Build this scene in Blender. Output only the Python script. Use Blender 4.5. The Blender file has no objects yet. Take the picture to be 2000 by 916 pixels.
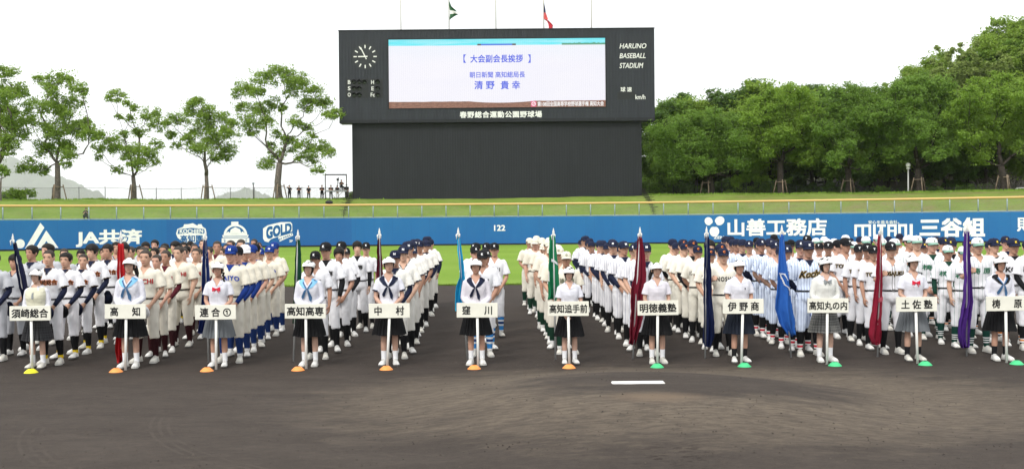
import bpy, bmesh, math, random
import numpy as np
from mathutils import Vector, Matrix, noise
from mathutils.bvhtree import BVHTree

SC = bpy.context.scene
COL = SC.collection
R = math.radians

# ------------------------------------------------------------------ camera
FPX, CX, CY, CAMH = 2070.0, 1000.0, 458.0, 2.08        # focal length and centre in photo pixels, eye height
cam_data = bpy.data.cameras.new("camera")
cam_data.sensor_width = 36.0
cam_data.lens = 36.0 * FPX / 2000.0
cam_data.clip_start = 0.1
cam_data.clip_end = 30000.0
cam = bpy.data.objects.new("camera", cam_data)
COL.objects.link(cam)
CAM_M = (Matrix.Translation((0, 0, CAMH)) @ Matrix.Rotation(R(90) - math.atan(17 / FPX), 4, 'X')
         @ Matrix.Rotation(-math.atan(0.0085), 4, 'Z'))
cam.matrix_world = CAM_M
SC.camera = cam

# ------------------------------------------------------------------ sky, sun, exposure
world = bpy.data.worlds.new("World")
SC.world = world
world.use_nodes = True
SUN_EL, SUN_AZ = R(46), R(208)      # behind the camera and to the left
nt = world.node_tree
nt.nodes.clear()
w_out = nt.nodes.new("ShaderNodeOutputWorld")
w_bg = nt.nodes.new("ShaderNodeBackground")
w_sky = nt.nodes.new("ShaderNodeTexSky")
w_sky.sky_type = 'NISHITA'
w_sky.sun_disc = False
w_sky.sun_elevation = SUN_EL
w_sky.sun_rotation = SUN_AZ
w_mix = nt.nodes.new("ShaderNodeMix"); w_mix.data_type = 'RGBA'
w_tc = nt.nodes.new("ShaderNodeTexCoord")
w_no = nt.nodes.new("ShaderNodeTexNoise")
w_no.inputs["Scale"].default_value = 2.2
w_no.inputs["Detail"].default_value = 5
w_rp = nt.nodes.new("ShaderNodeValToRGB")               # overcast cloud sheet
w_rp.color_ramp.elements[0].color = (5.7, 5.95, 6.1, 1)
w_rp.color_ramp.elements[0].position = 0.28
w_rp.color_ramp.elements[1].color = (9.7, 9.85, 9.9, 1)
w_rp.color_ramp.elements[1].position = 0.6
w_mix.inputs["Factor"].default_value = 0.93
nt.links.new(w_tc.outputs["Generated"], w_no.inputs["Vector"])
nt.links.new(w_no.outputs["Fac"], w_rp.inputs["Fac"])
nt.links.new(w_sky.outputs[0], w_mix.inputs["A"])
nt.links.new(w_rp.outputs[0], w_mix.inputs["B"])
nt.links.new(w_mix.outputs["Result"], w_bg.inputs["Color"])
w_bg.inputs["Strength"].default_value = 0.10
nt.links.new(w_bg.outputs[0], w_out.inputs["Surface"])

sun_d = bpy.data.lights.new("sun", 'SUN')
sun_d.energy = 1.5
sun_d.angle = R(18)
sun_d.color = (1.0, 0.96, 0.9)
sun = bpy.data.objects.new("sun", sun_d)
COL.objects.link(sun)
_sd = Vector((math.sin(SUN_AZ) * math.cos(SUN_EL), math.cos(SUN_AZ) * math.cos(SUN_EL), math.sin(SUN_EL)))
sun.rotation_euler = _sd.to_track_quat('Z', 'Y').to_euler()

SC.view_settings.view_transform = 'Standard'
SC.view_settings.look = 'None'
SC.view_settings.gamma = 1.0
SC.view_settings.exposure = 0.88
SC.cycles.use_denoising = True
SC.cycles.max_bounces = 6
SC.cycles.transparent_max_bounces = 12
SC.cycles.volume_bounces = 2

# ------------------------------------------------------------------ helpers
def ray(px, py):
    d = CAM_M.to_3x3() @ Vector((px - CX, CY - py, -FPX))
    return d
def at(px, py, Y):
    """the place seen at photo pixel (px,py) that lies Y metres ahead"""
    d = ray(px, py); t = Y / d.y
    return Vector((0, 0, CAMH)) + d * t
def at_r(px, py, rad):
    """the same on an upright cylinder of radius rad about the viewer's spot"""
    d = ray(px, py); t = rad / math.hypot(d.x, d.y)
    return Vector((0, 0, CAMH)) + d * t
def on_ground(px, py, z=0.0):
    d = ray(px, py); t = (z - CAMH) / d.z
    return Vector((0, 0, CAMH)) + d * t

def tag(o, label=None, cat=None, group=None, kind=None):
    if label: o["label"] = label
    if cat: o["category"] = cat
    if group: o["group"] = group
    if kind: o["kind"] = kind
    return o
def link(name, me, mats=(), parent=None, smooth=None):
    o = bpy.data.objects.new(name, me)
    COL.objects.link(o)
    if mats is not None and len(me.materials) == 0:
        for m in (mats if isinstance(mats, (list, tuple)) else [mats]):
            me.materials.append(m)
    if parent is not None: o.parent = parent
    if smooth is not None and len(me.polygons):
        me.polygons.foreach_set("use_smooth", [smooth] * len(me.polygons))
    return o
def empty(name, loc=(0, 0, 0), rz=0.0):
    o = bpy.data.objects.new(name, None)
    o.empty_display_size = 0.2
    COL.objects.link(o)
    o.location = loc; o.rotation_euler = (0, 0, rz)
    return o
def copy_tree(o, parent=None):
    c = o.copy(); COL.objects.link(c); c.parent = parent
    for ch in list(o.children): copy_tree(ch, c)
    return c

class MB:
    """collects geometry for one mesh"""
    def __init__(self): self.v = []; self.f = []; self.m = []; self.s = []
    def add(self, vs, fs, mi=0, smooth=False):
        b = len(self.v)
        self.v += [tuple(p) for p in vs]
        for f in fs:
            self.f.append(tuple(i + b for i in f)); self.m.append(mi); self.s.append(smooth)
        return self
    def box(self, c, s, mi=0, M=None):
        cx, cy, cz = c; sx, sy, sz = s[0] / 2, s[1] / 2, s[2] / 2
        vs = [(cx + i * sx, cy + j * sy, cz + k * sz) for i in (-1, 1) for j in (-1, 1) for k in (-1, 1)]
        if M is not None: vs = [tuple(M @ Vector(p)) for p in vs]
        fs = [(0, 1, 3, 2), (4, 6, 7, 5), (0, 4, 5, 1), (2, 3, 7, 6), (0, 2, 6, 4), (1, 5, 7, 3)]
        return self.add(vs, fs, mi)
    def tube(self, pts, rad, seg=8, mi=0, caps=True, smooth=True, round_caps=False, flat=1.0):
        pts = [Vector(p) for p in pts]
        n = len(pts)
        if not hasattr(rad, '__len__'): rad = [rad] * n
        rad = list(rad)
        if round_caps:
            d0 = (pts[0] - pts[1]).normalized(); d1 = (pts[-1] - pts[-2]).normalized()
            r0, r1 = rad[0], rad[-1]
            pre = [(pts[0] + d0 * r0 * .95, r0 * .25), (pts[0] + d0 * r0 * .6, r0 * .8)]
            post = [(pts[-1] + d1 * r1 * .6, r1 * .8), (pts[-1] + d1 * r1 * .95, r1 * .25)]
            pts = [p for p, _ in pre] + pts + [p for p, _ in post]
            rad = [q for _, q in pre] + rad + [q for _, q in post]
            n = len(pts)
        vs = []
        up = None
        for i in range(n):
            t = (pts[min(i + 1, n - 1)] - pts[max(i - 1, 0)])
            if t.length < 1e-9: t = Vector((0, 0, 1))
            t.normalize()
            if up is None:
                a = Vector((0, 1, 0)) if abs(t.y) < .8 else Vector((1, 0, 0))
                u = (a - t * a.dot(t)).normalized()
            else:
                u = up - t * up.dot(t)
                u = u.normalized() if u.length > 1e-6 else Vector((1, 0, 0))
            up = u
            w = t.cross(u)
            for k in range(seg):
                a = 2 * math.pi * k / seg
                vs.append(pts[i] + (u * math.cos(a) * flat + w * math.sin(a)) * rad[i])
        fs = [(i * seg + k, i * seg + (k + 1) % seg, (i + 1) * seg + (k + 1) % seg, (i + 1) * seg + k)
              for i in range(n - 1) for k in range(seg)]
        if caps:
            fs.append(tuple(reversed(range(seg)))); fs.append(tuple((n - 1) * seg + k for k in range(seg)))
        return self.add(vs, fs, mi, smooth)
    def rings(self, rings, mi=0, caps=True, smooth=True, close=True):
        """rings: lists of points, all of one length, lofted in order"""
        seg = len(rings[0]); n = len(rings)
        vs = [p for r in rings for p in r]
        fs = []
        for i in range(n - 1):
            for k in range(seg if close else seg - 1):
                fs.append((i * seg + k, i * seg + (k + 1) % seg, (i + 1) * seg + (k + 1) % seg, (i + 1) * seg + k))
        if caps and close:
            fs.append(tuple(reversed(range(seg)))); fs.append(tuple((n - 1) * seg + k for k in range(seg)))
        return self.add(vs, fs, mi, smooth)
    def ball(self, c, r, seg=12, mi=0):
        rx, ry, rz = r if hasattr(r, '__len__') else (r, r, r)
        n = max(4, seg // 2)
        rs = []
        for i in range(n + 1):
            th = -math.pi / 2 + math.pi * min(max(i / n, .02), .98)
            rs.append([(c[0] + rx * math.cos(th) * math.cos(2 * math.pi * k / seg), c[1] + ry * math.cos(th) * math.sin(2 * math.pi * k / seg),
                        c[2] + rz * math.sin(th)) for k in range(seg)])
        return self.rings(rs, mi)
    def mesh(self, name):
        me = bpy.data.meshes.new(name)
        me.from_pydata(self.v, [], self.f)
        me.polygons.foreach_set("material_index", self.m)
        me.polygons.foreach_set("use_smooth", self.s)
        me.update()
        return me
    def build(self, name, mats=(), parent=None):
        return link(name, self.mesh(name), mats, parent)

# ------------------------------------------------------------------ materials
MATS = {}
def mat(name, col, rough=.7, var=.0, scale=6.0, bump=0.0, bscale=60.0, metal=0.0, spec=.3, detail=3, bdist=.01):
    """principled material with a noise tint and noise bump in object space"""
    if name in MATS: return MATS[name]
    m = bpy.data.materials.new(name); m.use_nodes = True
    t = m.node_tree; p = t.nodes["Principled BSDF"]
    p.inputs["Base Color"].default_value = (*col, 1)
    p.inputs["Roughness"].default_value = rough
    p.inputs["Metallic"].default_value = metal
    p.inputs["Specular IOR Level"].default_value = spec
    tc = t.nodes.new("ShaderNodeTexCoord")
    if var > 0:
        no = t.nodes.new("ShaderNodeTexNoise"); no.inputs["Scale"].default_value = scale; no.inputs["Detail"].default_value = detail
        rp = t.nodes.new("ShaderNodeValToRGB")
        rp.color_ramp.elements[0].position = .3; rp.color_ramp.elements[1].position = .7
        rp.color_ramp.elements[0].color = (*[c * (1 - var) for c in col], 1)
        rp.color_ramp.elements[1].color = (*[min(1, c * (1 + var)) for c in col], 1)
        t.links.new(tc.outputs["Object"], no.inputs["Vector"]); t.links.new(no.outputs["Fac"], rp.inputs["Fac"])
        t.links.new(rp.outputs[0], p.inputs["Base Color"])
    if bump > 0:
        nb = t.nodes.new("ShaderNodeTexNoise"); nb.inputs["Scale"].default_value = bscale; nb.inputs["Detail"].default_value = 4
        bp = t.nodes.new("ShaderNodeBump"); bp.inputs["Strength"].default_value = bump; bp.inputs["Distance"].default_value = bdist
        t.links.new(tc.outputs["Object"], nb.inputs["Vector"]); t.links.new(nb.outputs["Fac"], bp.inputs["Height"])
        t.links.new(bp.outputs[0], p.inputs["Normal"])
    MATS[name] = m
    return m
class NT:
    """tiny node-tree writer"""
    def __init__(self, name):
        self.m = bpy.data.materials.new(name); self.m.use_nodes = True
        self.t = self.m.node_tree; self.p = self.t.nodes["Principled BSDF"]; self.out = self.t.nodes["Material Output"]
        MATS[name] = self.m
    def n(self, typ, **kw):
        d = self.t.nodes.new("ShaderNode" + typ)
        for k, v in kw.items():
            if hasattr(d, k) and k not in ("Scale",): setattr(d, k, v)
        return d
    def l(self, a, b): self.t.links.new(a, b)
    def setv(self, sock, v):
        if hasattr(v, 'links') or hasattr(v, 'is_output'): self.l(v, sock)
        else: sock.default_value = v
    def math(self, op, a, b=0.0, c=0.0):
        d = self.n("Math"); d.operation = op
        for i, v in enumerate((a, b, c)): self.setv(d.inputs[i], v)
        return d.outputs[0]
    def coord(self, kind="Object"):
        return self.n("TexCoord").outputs[kind]
    def xyz(self, vec):
        d = self.n("SeparateXYZ"); self.l(vec, d.inputs[0]); return d.outputs
    def scaled(self, vec, s, loc=(0, 0, 0)):
        d = self.n("Mapping"); self.l(vec, d.inputs[0]); d.inputs["Scale"].default_value = s; d.inputs["Location"].default_value = loc
        return d.outputs[0]
    def noise(self, vec, scale, detail=4, rough=.55, dist=0.0):
        d = self.n("TexNoise"); self.l(vec, d.inputs["Vector"])
        d.inputs["Scale"].default_value = scale; d.inputs["Detail"].default_value = detail
        d.inputs["Roughness"].default_value = rough; d.inputs["Distortion"].default_value = dist
        return d.outputs["Fac"]
    def ramp(self, fac, stops, interp='LINEAR'):
        d = self.n("ValToRGB"); self.l(fac, d.inputs[0]); cr = d.color_ramp; cr.interpolation = interp
        while len(cr.elements) < len(stops): cr.elements.new(.5)
        for e, (pos, c) in zip(cr.elements, stops):
            e.position = pos; e.color = (*c, 1) if len(c) == 3 else c
        return d.outputs[0]
    def mix(self, fac, a, b, mode='MIX'):
        d = self.n("Mix"); d.data_type = 'RGBA'; d.blend_type = mode
        self.setv(d.inputs["Factor"], fac)
        for s, v in ((d.inputs["A"], a), (d.inputs["B"], b)):
            if isinstance(v, tuple): s.default_value = (*v, 1) if len(v) == 3 else v
            else: self.l(v, s)
        return d.outputs["Result"]
    def bump(self, h, strength, dist):
        d = self.n("Bump"); self.l(h, d.inputs["Height"])
        d.inputs["Strength"].default_value = strength; d.inputs["Distance"].default_value = dist
        self.l(d.outputs[0], self.p.inputs["Normal"])
    def base(self, c): self.setv(self.p.inputs["Base Color"], c)
    def rough(self, v): self.p.inputs["Roughness"].default_value = v
    def spec(self, v): self.p.inputs["Specular IOR Level"].default_value = v

def emit(name, col, strength=1.0):
    if name in MATS: return MATS[name]
    k = NT(name)
    k.base((0.01, 0.01, 0.01, 1)); k.p.inputs["Emission Color"].default_value = (*col, 1); k.p.inputs["Emission Strength"].default_value = strength
    return k.m

# ------------------------------------------------------------------ lettering
def text_mesh(s, bold=0.012, shear=0.0, spacing=1.0, size=1.0, sub=None):
    cu = bpy.data.curves.new("lettering", 'FONT')
    cu.body = s; cu.size = size; cu.offset = bold; cu.shear = shear; cu.space_character = spacing
    cu.resolution_u = 3
    o = bpy.data.objects.new("lettering", cu); COL.objects.link(o)
    dg = bpy.context.evaluated_depsgraph_get()
    me = bpy.data.meshes.new_from_object(o.evaluated_get(dg))
    bpy.data.objects.remove(o); bpy.data.curves.remove(cu)
    if sub:
        bm = bmesh.new(); bm.from_mesh(me)
        bmesh.ops.triangulate(bm, faces=bm.faces)
        for _ in range(5):
            es = [e for e in bm.edges if e.calc_length() > sub]
            if not es: break
            bmesh.ops.subdivide_edges(bm, edges=es, cuts=1)
            bmesh.ops.triangulate(bm, faces=[f for f in bm.faces if len(f.verts) > 3])
        bm.to_mesh(me); bm.free()
    return me
def verts(me):
    a = np.empty(len(me.vertices) * 3); me.vertices.foreach_get("co", a); return a.reshape(-1, 3)
def set_verts(me, a):
    me.vertices.foreach_set("co", np.asarray(a, dtype=float).ravel()); me.update()
def fit_text(s, fn, **kw):
    """lettering whose bounding box (u,v in 0..1) is laid on the surface fn(u,v)"""
    bold = kw.pop("bold", .012); lift = kw.pop("lift", .0015)
    me = text_mesh(s, bold=0.0, **kw)
    a = verts(me)
    lo, hi = a.min(0) - bold, a.max(0) + bold
    sh = [(0, 0)] if bold < .006 else [(bold, bold), (-bold, bold), (bold, -bold), (-bold, -bold)] + ([(0, 0)] if bold > .018 else [])
    out = []
    for i, (dx, dy) in enumerate(sh):          # heavier strokes: a few layers a hair apart
        m2 = me.copy()
        uv = (a[:, :2] + np.array([dx, dy]) - lo[:2]) / np.maximum(hi[:2] - lo[:2], 1e-6)
        set_verts(m2, [(p[0], p[1] - lift * i, p[2]) for p in (fn(u, v) for u, v in uv)])
        out.append(m2)
    return join_meshes(out, "lettering")
def poly_mesh(polys, fn=None, sub=None):
    """filled outlines (list of lists of 2D points) -> mesh; fn maps (x,y) to 3D"""
    bm = bmesh.new()
    for pl in polys:
        vs = [bm.verts.new((p[0], p[1], 0)) for p in pl]
        try: bm.faces.new(vs)
        except ValueError: pass
    bmesh.ops.triangulate(bm, faces=bm.faces)
    if sub:
        for _ in range(6):
            es = [e for e in bm.edges if e.calc_length() > sub]
            if not es: break
            bmesh.ops.subdivide_edges(bm, edges=es, cuts=1)
            bmesh.ops.triangulate(bm, faces=[f for f in bm.faces if len(f.verts) > 3])
    if fn:
        for v in bm.verts: v.co = Vector(fn(v.co.x, v.co.y))
    me = bpy.data.meshes.new("outline"); bm.to_mesh(me); bm.free()
    return me
def join_meshes(mes, name="joined"):
    bm = bmesh.new()
    for m in mes: bm.from_mesh(m)
    me = bpy.data.meshes.new(name); bm.to_mesh(me); bm.free()
    return me
# ================================================================== SETTING
def fbm(x, y, z=0.0, s=1.0, o=3):
    return noise.fractal(Vector((x * s, y * s, z * s)), 1.0, 2.0, o)
def smooth(t):
    t = min(max(t, 0.0), 1.0); return t * t * (3 - 2 * t)
def interp(x, xs, ys): return float(np.interp(x, xs, ys))
def grid_mesh(name, us, vs_, fn, flip=False):
    pts = [tuple(fn(u, v)) for v in vs_ for u in us]
    n = len(us)
    fs = [(j * n + i, j * n + i + 1, (j + 1) * n + i + 1, (j + 1) * n + i) for j in range(len(vs_) - 1) for i in range(n - 1)]
    if flip: fs = [tuple(reversed(f)) for f in fs]
    me = bpy.data.meshes.new(name); me.from_pydata(pts, [], fs)
    me.polygons.foreach_set("use_smooth", [True] * len(fs)); me.update()
    return me

# ---- ground sheet to the horizon
me = grid_mesh("ground", np.linspace(-9900, 9900, 7), np.linspace(-3400, 15400, 7), lambda u, v: (u, v, -0.06))
tag(link("ground", me, mat("soil", (.10, .10, .06), .95, .3, .02)), kind="structure")

# ---- infield dirt with the pitcher's mound
MOUND = Vector((1.50, 12.05, 0))
def dirt_z(x, y):
    r = math.hypot(x - MOUND.x, (y - MOUND.y) * 1.0)
    z = .255 * (1 - smooth((r - .75) / 2.7))
    z += .006 * fbm(x, y, 0, .9) + .002 * fbm(x, y, 3, 5)
    return z
def steps(*segs):
    out = []
    for a, b, n in segs: out += list(np.linspace(a, b, n, endpoint=False))
    out.append(segs[-1][1]); return out
xs = steps((-75, -12, 30), (-12, -5, 60), (-5, 7, 240), (7, 12, 50), (12, 75, 30))
ys = steps((-12, 7, 10), (7, 17, 200), (17, 40, 60))
me = grid_mesh("infield_dirt", xs, ys, lambda u, v: (u, v, dirt_z(u, v) - .004))
k = NT("dirt")
o = k.coord(); X, Y, Z = k.xyz(o)
streak = k.noise(k.scaled(o, (.7, 1.5, 1)), 1.3, 7, .68, .3)
fine = k.noise(o, 26, 5, .7)
grain = k.noise(o, 140, 2, .6)
big = k.noise(o, .16, 3)
c = k.mix(k.ramp(streak, [(.38, (0, 0, 0)), (.66, (1, 1, 1))]), (.044, .0366, .0318), (.061, .0508, .0438))
c = k.mix(k.ramp(big, [(.4, (0, 0, 0)), (.62, (.55, .55, .55))]), c, (.039, .0328, .0290))
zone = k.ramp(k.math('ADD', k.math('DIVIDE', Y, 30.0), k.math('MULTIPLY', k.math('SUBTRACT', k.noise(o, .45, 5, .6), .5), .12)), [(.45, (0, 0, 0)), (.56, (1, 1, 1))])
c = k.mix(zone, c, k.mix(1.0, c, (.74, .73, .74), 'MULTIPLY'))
mott = k.noise(k.scaled(o, (1.0, 1.7, 1)), 6.5, 8, .80, .4)
c = k.mix(k.ramp(mott, [(.44, (0, 0, 0)), (.62, (.6, .6, .6))]), c, k.mix(1.0, c, (1.40, 1.36, 1.30), 'MULTIPLY'))
c = k.mix(k.ramp(k.noise(k.scaled(o, (1.3, 3.0, 1)), 7.0, 6, .75), [(.52, (0, 0, 0)), (.66, (.6, .6, .6))]), c, k.mix(1.0, c, (.74, .72, .71), 'MULTIPLY'))
# dry sandy dressing round the mound, worn dark pits in front of the plate
dx = k.math('SUBTRACT', X, 2.1); dy = k.math('SUBTRACT', Y, 12.55)
rr = k.math('SQRT', k.math('ADD', k.math('POWER', k.math('MULTIPLY', dx, .62), 2.0), k.math('POWER', k.math('MULTIPLY', dy, .95), 2.0)))
rn = k.math('ADD', rr, k.math('MULTIPLY', k.noise(k.scaled(o, (.8, 2.2, 1)), 1.3, 6, .7), 2.4))
sand = k.ramp(k.math('DIVIDE', rn, 5.0), [(.42, (0, 0, 0)), (.56, (.85, .85, .85)), (.72, (.55, .55, .55)), (.86, (0, 0, 0))])
sand = k.math('MULTIPLY', sand, k.ramp(k.noise(k.scaled(o, (1.2, 4.0, 1)), 4.2, 7, .78, .5), [(.42, (.30, .30, .30)), (.58, (1, 1, 1))]))
c = k.mix(sand, c, (.165, .134, .100))
bx_ = k.math('SUBTRACT', X, 1.75); by_ = k.math('SUBTRACT', Y, 11.95)
br = k.math('SQRT', k.math('ADD', k.math('POWER', k.math('MULTIPLY', bx_, .8), 2.0), k.math('POWER', k.math('MULTIPLY', by_, 2.4), 2.0)))
c = k.mix(k.ramp(k.math('ADD', br, k.math('MULTIPLY', mott, .7)), [(.75, (.85, .85, .85)), (1.35, (0, 0, 0))]), c, (.045, .0372, .0320))
lx = k.math('SUBTRACT', X, 1.52); ly = k.math('SUBTRACT', Y, 11.28)
lr = k.math('SQRT', k.math('ADD', k.math('POWER', k.math('MULTIPLY', lx, 1.1), 2.0), k.math('POWER', k.math('MULTIPLY', ly, 1.9), 2.0)))
lr = k.math('ADD', lr, k.math('MULTIPLY', fine, .5))
land = k.ramp(lr, [(.45, (.8, .8, .8)), (.95, (0, 0, 0))])
c = k.mix(land, c, (.165, .122, .085))
hx = k.math('SUBTRACT', X, 1.42); hy = k.math('SUBTRACT', Y, 9.32)
hr = k.math('SQRT', k.math('ADD', k.math('POWER', k.math('MULTIPLY', hx, 1.3), 2.0), k.math('POWER', k.math('MULTIPLY', hy, 1.6), 2.0)))
hm = k.math('MULTIPLY', k.ramp(hr, [(.15, (1, 1, 1)), (.75, (0, 0, 0))]), k.ramp(k.noise(k.scaled(o, (3, 6, 1)), 2.0, 5, .7), [(.53, (0, 0, 0)), (.6, (1, 1, 1))]))
c = k.mix(hm, c, (.018, .014, .012))
# thin dry scuffs
sc_ = k.math('MULTIPLY', k.ramp(k.noise(k.scaled(o, (2.2, 9.0, 1)), 1.7, 6, .72, .6), [(.60, (0, 0, 0)), (.70, (1, 1, 1))]), k.ramp(k.noise(o, .5, 3), [(.42, (0, 0, 0)), (.62, (.7, .7, .7))]))
c = k.mix(sc_, c, (.088, .072, .058))
# faint tyre arcs of the grooming tractor
def circ3(a, b, c_):
    ax, ay, bx, by, cx, cy = a.x, a.y, b.x, b.y, c_.x, c_.y
    d = 2 * (ax * (by - cy) + bx * (cy - ay) + cx * (ay - by))
    ux = ((ax * ax + ay * ay) * (by - cy) + (bx * bx + by * by) * (cy - ay) + (cx * cx + cy * cy) * (ay - by)) / d
    uy = ((ax * ax + ay * ay) * (cx - bx) + (bx * bx + by * by) * (ax - cx) + (cx * cx + cy * cy) * (bx - ax)) / d
    return ux, uy, math.hypot(ax - ux, ay - uy)
for pts, y0, y1 in ((((318, 815), (335, 862), (480, 912)), 9.0, 12.2), (((60, 850), (62, 875), (95, 905)), 9.2, 11.2)):
    ux, uy, rad = circ3(*[on_ground(*p) for p in pts])
    qx = k.math('SUBTRACT', X, ux); qy = k.math('SUBTRACT', Y, uy)
    q = k.math('SUBTRACT', k.math('SQRT', k.math('ADD', k.math('POWER', qx, 2.0), k.math('POWER', qy, 2.0))), rad)
    band = k.math('LESS_THAN', k.math('ABSOLUTE', q), .16)
    rib = k.math('GREATER_THAN', k.math('SINE', k.math('MULTIPLY', k.math('ADD', q, k.math('MULTIPLY', fine, .03)), 70.0)), .35)
    lim = k.math('MULTIPLY', k.math('MULTIPLY', k.math('GREATER_THAN', Y, y0), k.math('LESS_THAN', Y, y1)), k.math('LESS_THAN', X, -1.8))
    brk = k.ramp(k.noise(o, 2.3, 3), [(.40, (0, 0, 0)), (.60, (.6, .6, .6))])
    c = k.mix(k.math('MULTIPLY', k.math('MULTIPLY', band, rib), k.math('MULTIPLY', lim, brk)), c, (.074, .062, .053))
c = k.mix(k.ramp(grain, [(.42, (.0, .0, .0)), (.70, (.75, .75, .75))]), c, k.mix(.5, c, (.085, .068, .055)))
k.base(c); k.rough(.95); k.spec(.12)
h = k.math('ADD', k.math('MULTIPLY', fine, .6), k.math('ADD', k.math('MULTIPLY', grain, .25), k.math('MULTIPLY', streak, .6)))
k.bump(h, .9, .02)
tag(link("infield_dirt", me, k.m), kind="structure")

# loose clods and pebbles on the raked dirt
mb = MB(); rnd = random.Random(21)
for i in range(2600):
    y = rnd.uniform(8.6, 17) if i % 3 else rnd.uniform(8.6, 11); x = rnd.uniform(-.56 * y, .56 * y); q = rnd.choice((.004, .005, .006, .008, .011)) * rnd.uniform(.7, 1.3)
    z = dirt_z(x, y) - .004
    mb.add([(x - q, y - q * .6, z), (x + q, y - q * .5, z), (x + q * .2, y + q, z), (x + rnd.uniform(-q, q) * .4, y, z + q * 1.1)], [(0, 1, 3), (1, 2, 3), (2, 0, 3)])
tag(mb.build("dirt_clods", mat("clod_brown", (.062, .052, .044), .95, .5, 2)), kind="stuff")

# ---- outfield grass
def edge_y(x): return 37.4 - .0016 * x * x * .2 + .25 * fbm(x, 0, 1, .25) + .05 * fbm(x, 5, 1, 3)
xs = steps((-110, -25, 30), (-25, 25, 160), (25, 110, 30))
vs_ = steps((0, .02, 3), (.02, 1, 40))
me = grid_mesh("outfield_grass", xs, vs_, lambda u, v: (u, edge_y(u) + v * (118 - edge_y(u)), .012 * smooth(v * 120) + .01 * fbm(u, v * 80, 0, .2)))
k = NT("lawn")
o = k.coord()
n1 = k.noise(k.scaled(o, (.08, .05, 1)), 1, 5, .6); n2 = k.noise(o, 9, 4, .7); n3 = k.noise(k.scaled(o, (.02, .12, 1)), 1, 3)
c = k.mix(k.ramp(n1, [(.35, (0, 0, 0)), (.65, (1, 1, 1))]), (.135, .235, .022), (.190, .300, .036))
c = k.mix(k.ramp(n3, [(.45, (0, 0, 0)), (.6, (.35, .35, .35))]), c, (.215, .300, .055))
c = k.mix(k.ramp(n2, [(.3, (.5, .5, .5)), (.6, (0, 0, 0))]), c, (.10, .185, .018))
k.base(c); k.rough(.85); k.spec(.1); k.bump(k.noise(o, 40, 3), .7, .03)
tag(link("outfield_grass", me, k.m), kind="structure")

mb = MB(); rnd = random.Random(8)
for i in range(9000):
    x = rnd.uniform(-21, 21); y = edge_y(x) + abs(rnd.gauss(0, .35)) - .12; h = rnd.uniform(.02, .055); w_ = rnd.uniform(.012, .03)
    mb.add([(x - w_, y, .0), (x + w_, y + .01, .0), (x + rnd.uniform(-.04, .04), y - .01, h)], [(0, 1, 2)])
tag(mb.build("turf_fringe", mat("fringe_green", (.150, .235, .030), .9, .35, 1.5)), kind="stuff")

# ---- warning strip of dark soil at the wall's foot
me = grid_mesh("warning_track", np.linspace(R(-42), R(42), 90), [114.9, 116.2], lambda a, r: (r * math.sin(a), r * math.cos(a), .03))
tag(link("warning_track", me, mat("track_soil", (.05, .04, .032), .95, .3, 2)), kind="structure")

# ---- outfield wall, an arc of padded blue panels
WR, WH = 116.0, 3.05
AZ = np.linspace(R(-44), R(44), 177)
def arc(a, r, z): return (r * math.sin(a), r * math.cos(a), z)
mb = MB()
prof = [(WR, .0), (WR, WH - .03), (WR + .03, WH), (WR + .32, WH), (WR + .35, WH - .03), (WR + .35, 0)]
mb.rings([[arc(a, r, z) for r, z in prof] for a in AZ], 0, caps=True, smooth=False)
k = NT("wall_blue")
o = k.coord(); X, Y, Z = k.xyz(o)
ang = k.math('ARCTAN2', X, Y)
pan = k.math('FRACT', k.math('MULTIPLY', ang, WR / 2.0))
seam = k.math('LESS_THAN', k.math('ABSOLUTE', k.math('SUBTRACT', pan, .5)), .008)
d = k.n("TexWhiteNoise"); d.noise_dimensions = '1D'
k.l(k.math('FLOOR', k.math('MULTIPLY', ang, WR / 2.0)), d.inputs["W"])
c = k.mix(k.math('MULTIPLY', d.outputs["Value"], .5), (.006, .112, .320), (.009, .130, .352))
c = k.mix(k.ramp(k.noise(k.scaled(o, (.4, .4, .25)), 1.2, 5, .65), [(.45, (0, 0, 0)), (.75, (.35, .35, .35))]), c, (.020, .150, .36))
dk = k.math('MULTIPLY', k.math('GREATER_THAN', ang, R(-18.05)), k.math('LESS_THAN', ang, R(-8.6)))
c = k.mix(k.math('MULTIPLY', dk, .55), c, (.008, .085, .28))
c = k.mix(k.math('MULTIPLY', seam, .35), c, (.01, .06, .17))
st = k.noise(k.scaled(o, (1.5, 1.5, .12)), 2.2, 5, .7)
c = k.mix(k.ramp(st, [(.55, (0, 0, 0)), (.8, (.3, .3, .3))]), c, (.025, .12, .25))
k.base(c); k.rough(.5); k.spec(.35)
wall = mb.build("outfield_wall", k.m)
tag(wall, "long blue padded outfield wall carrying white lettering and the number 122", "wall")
mb = MB(); prof = [(WR - .02, 0.0), (WR - .02, .16), (WR + .004, .16), (WR + .004, 0.0)]
mb.rings([[arc(a, r, z) for r, z in prof] for a in AZ], 0, smooth=False)
mb.build("kick_board", mat("dark_rubber", (.012, .014, .02), .8), wall)

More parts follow.
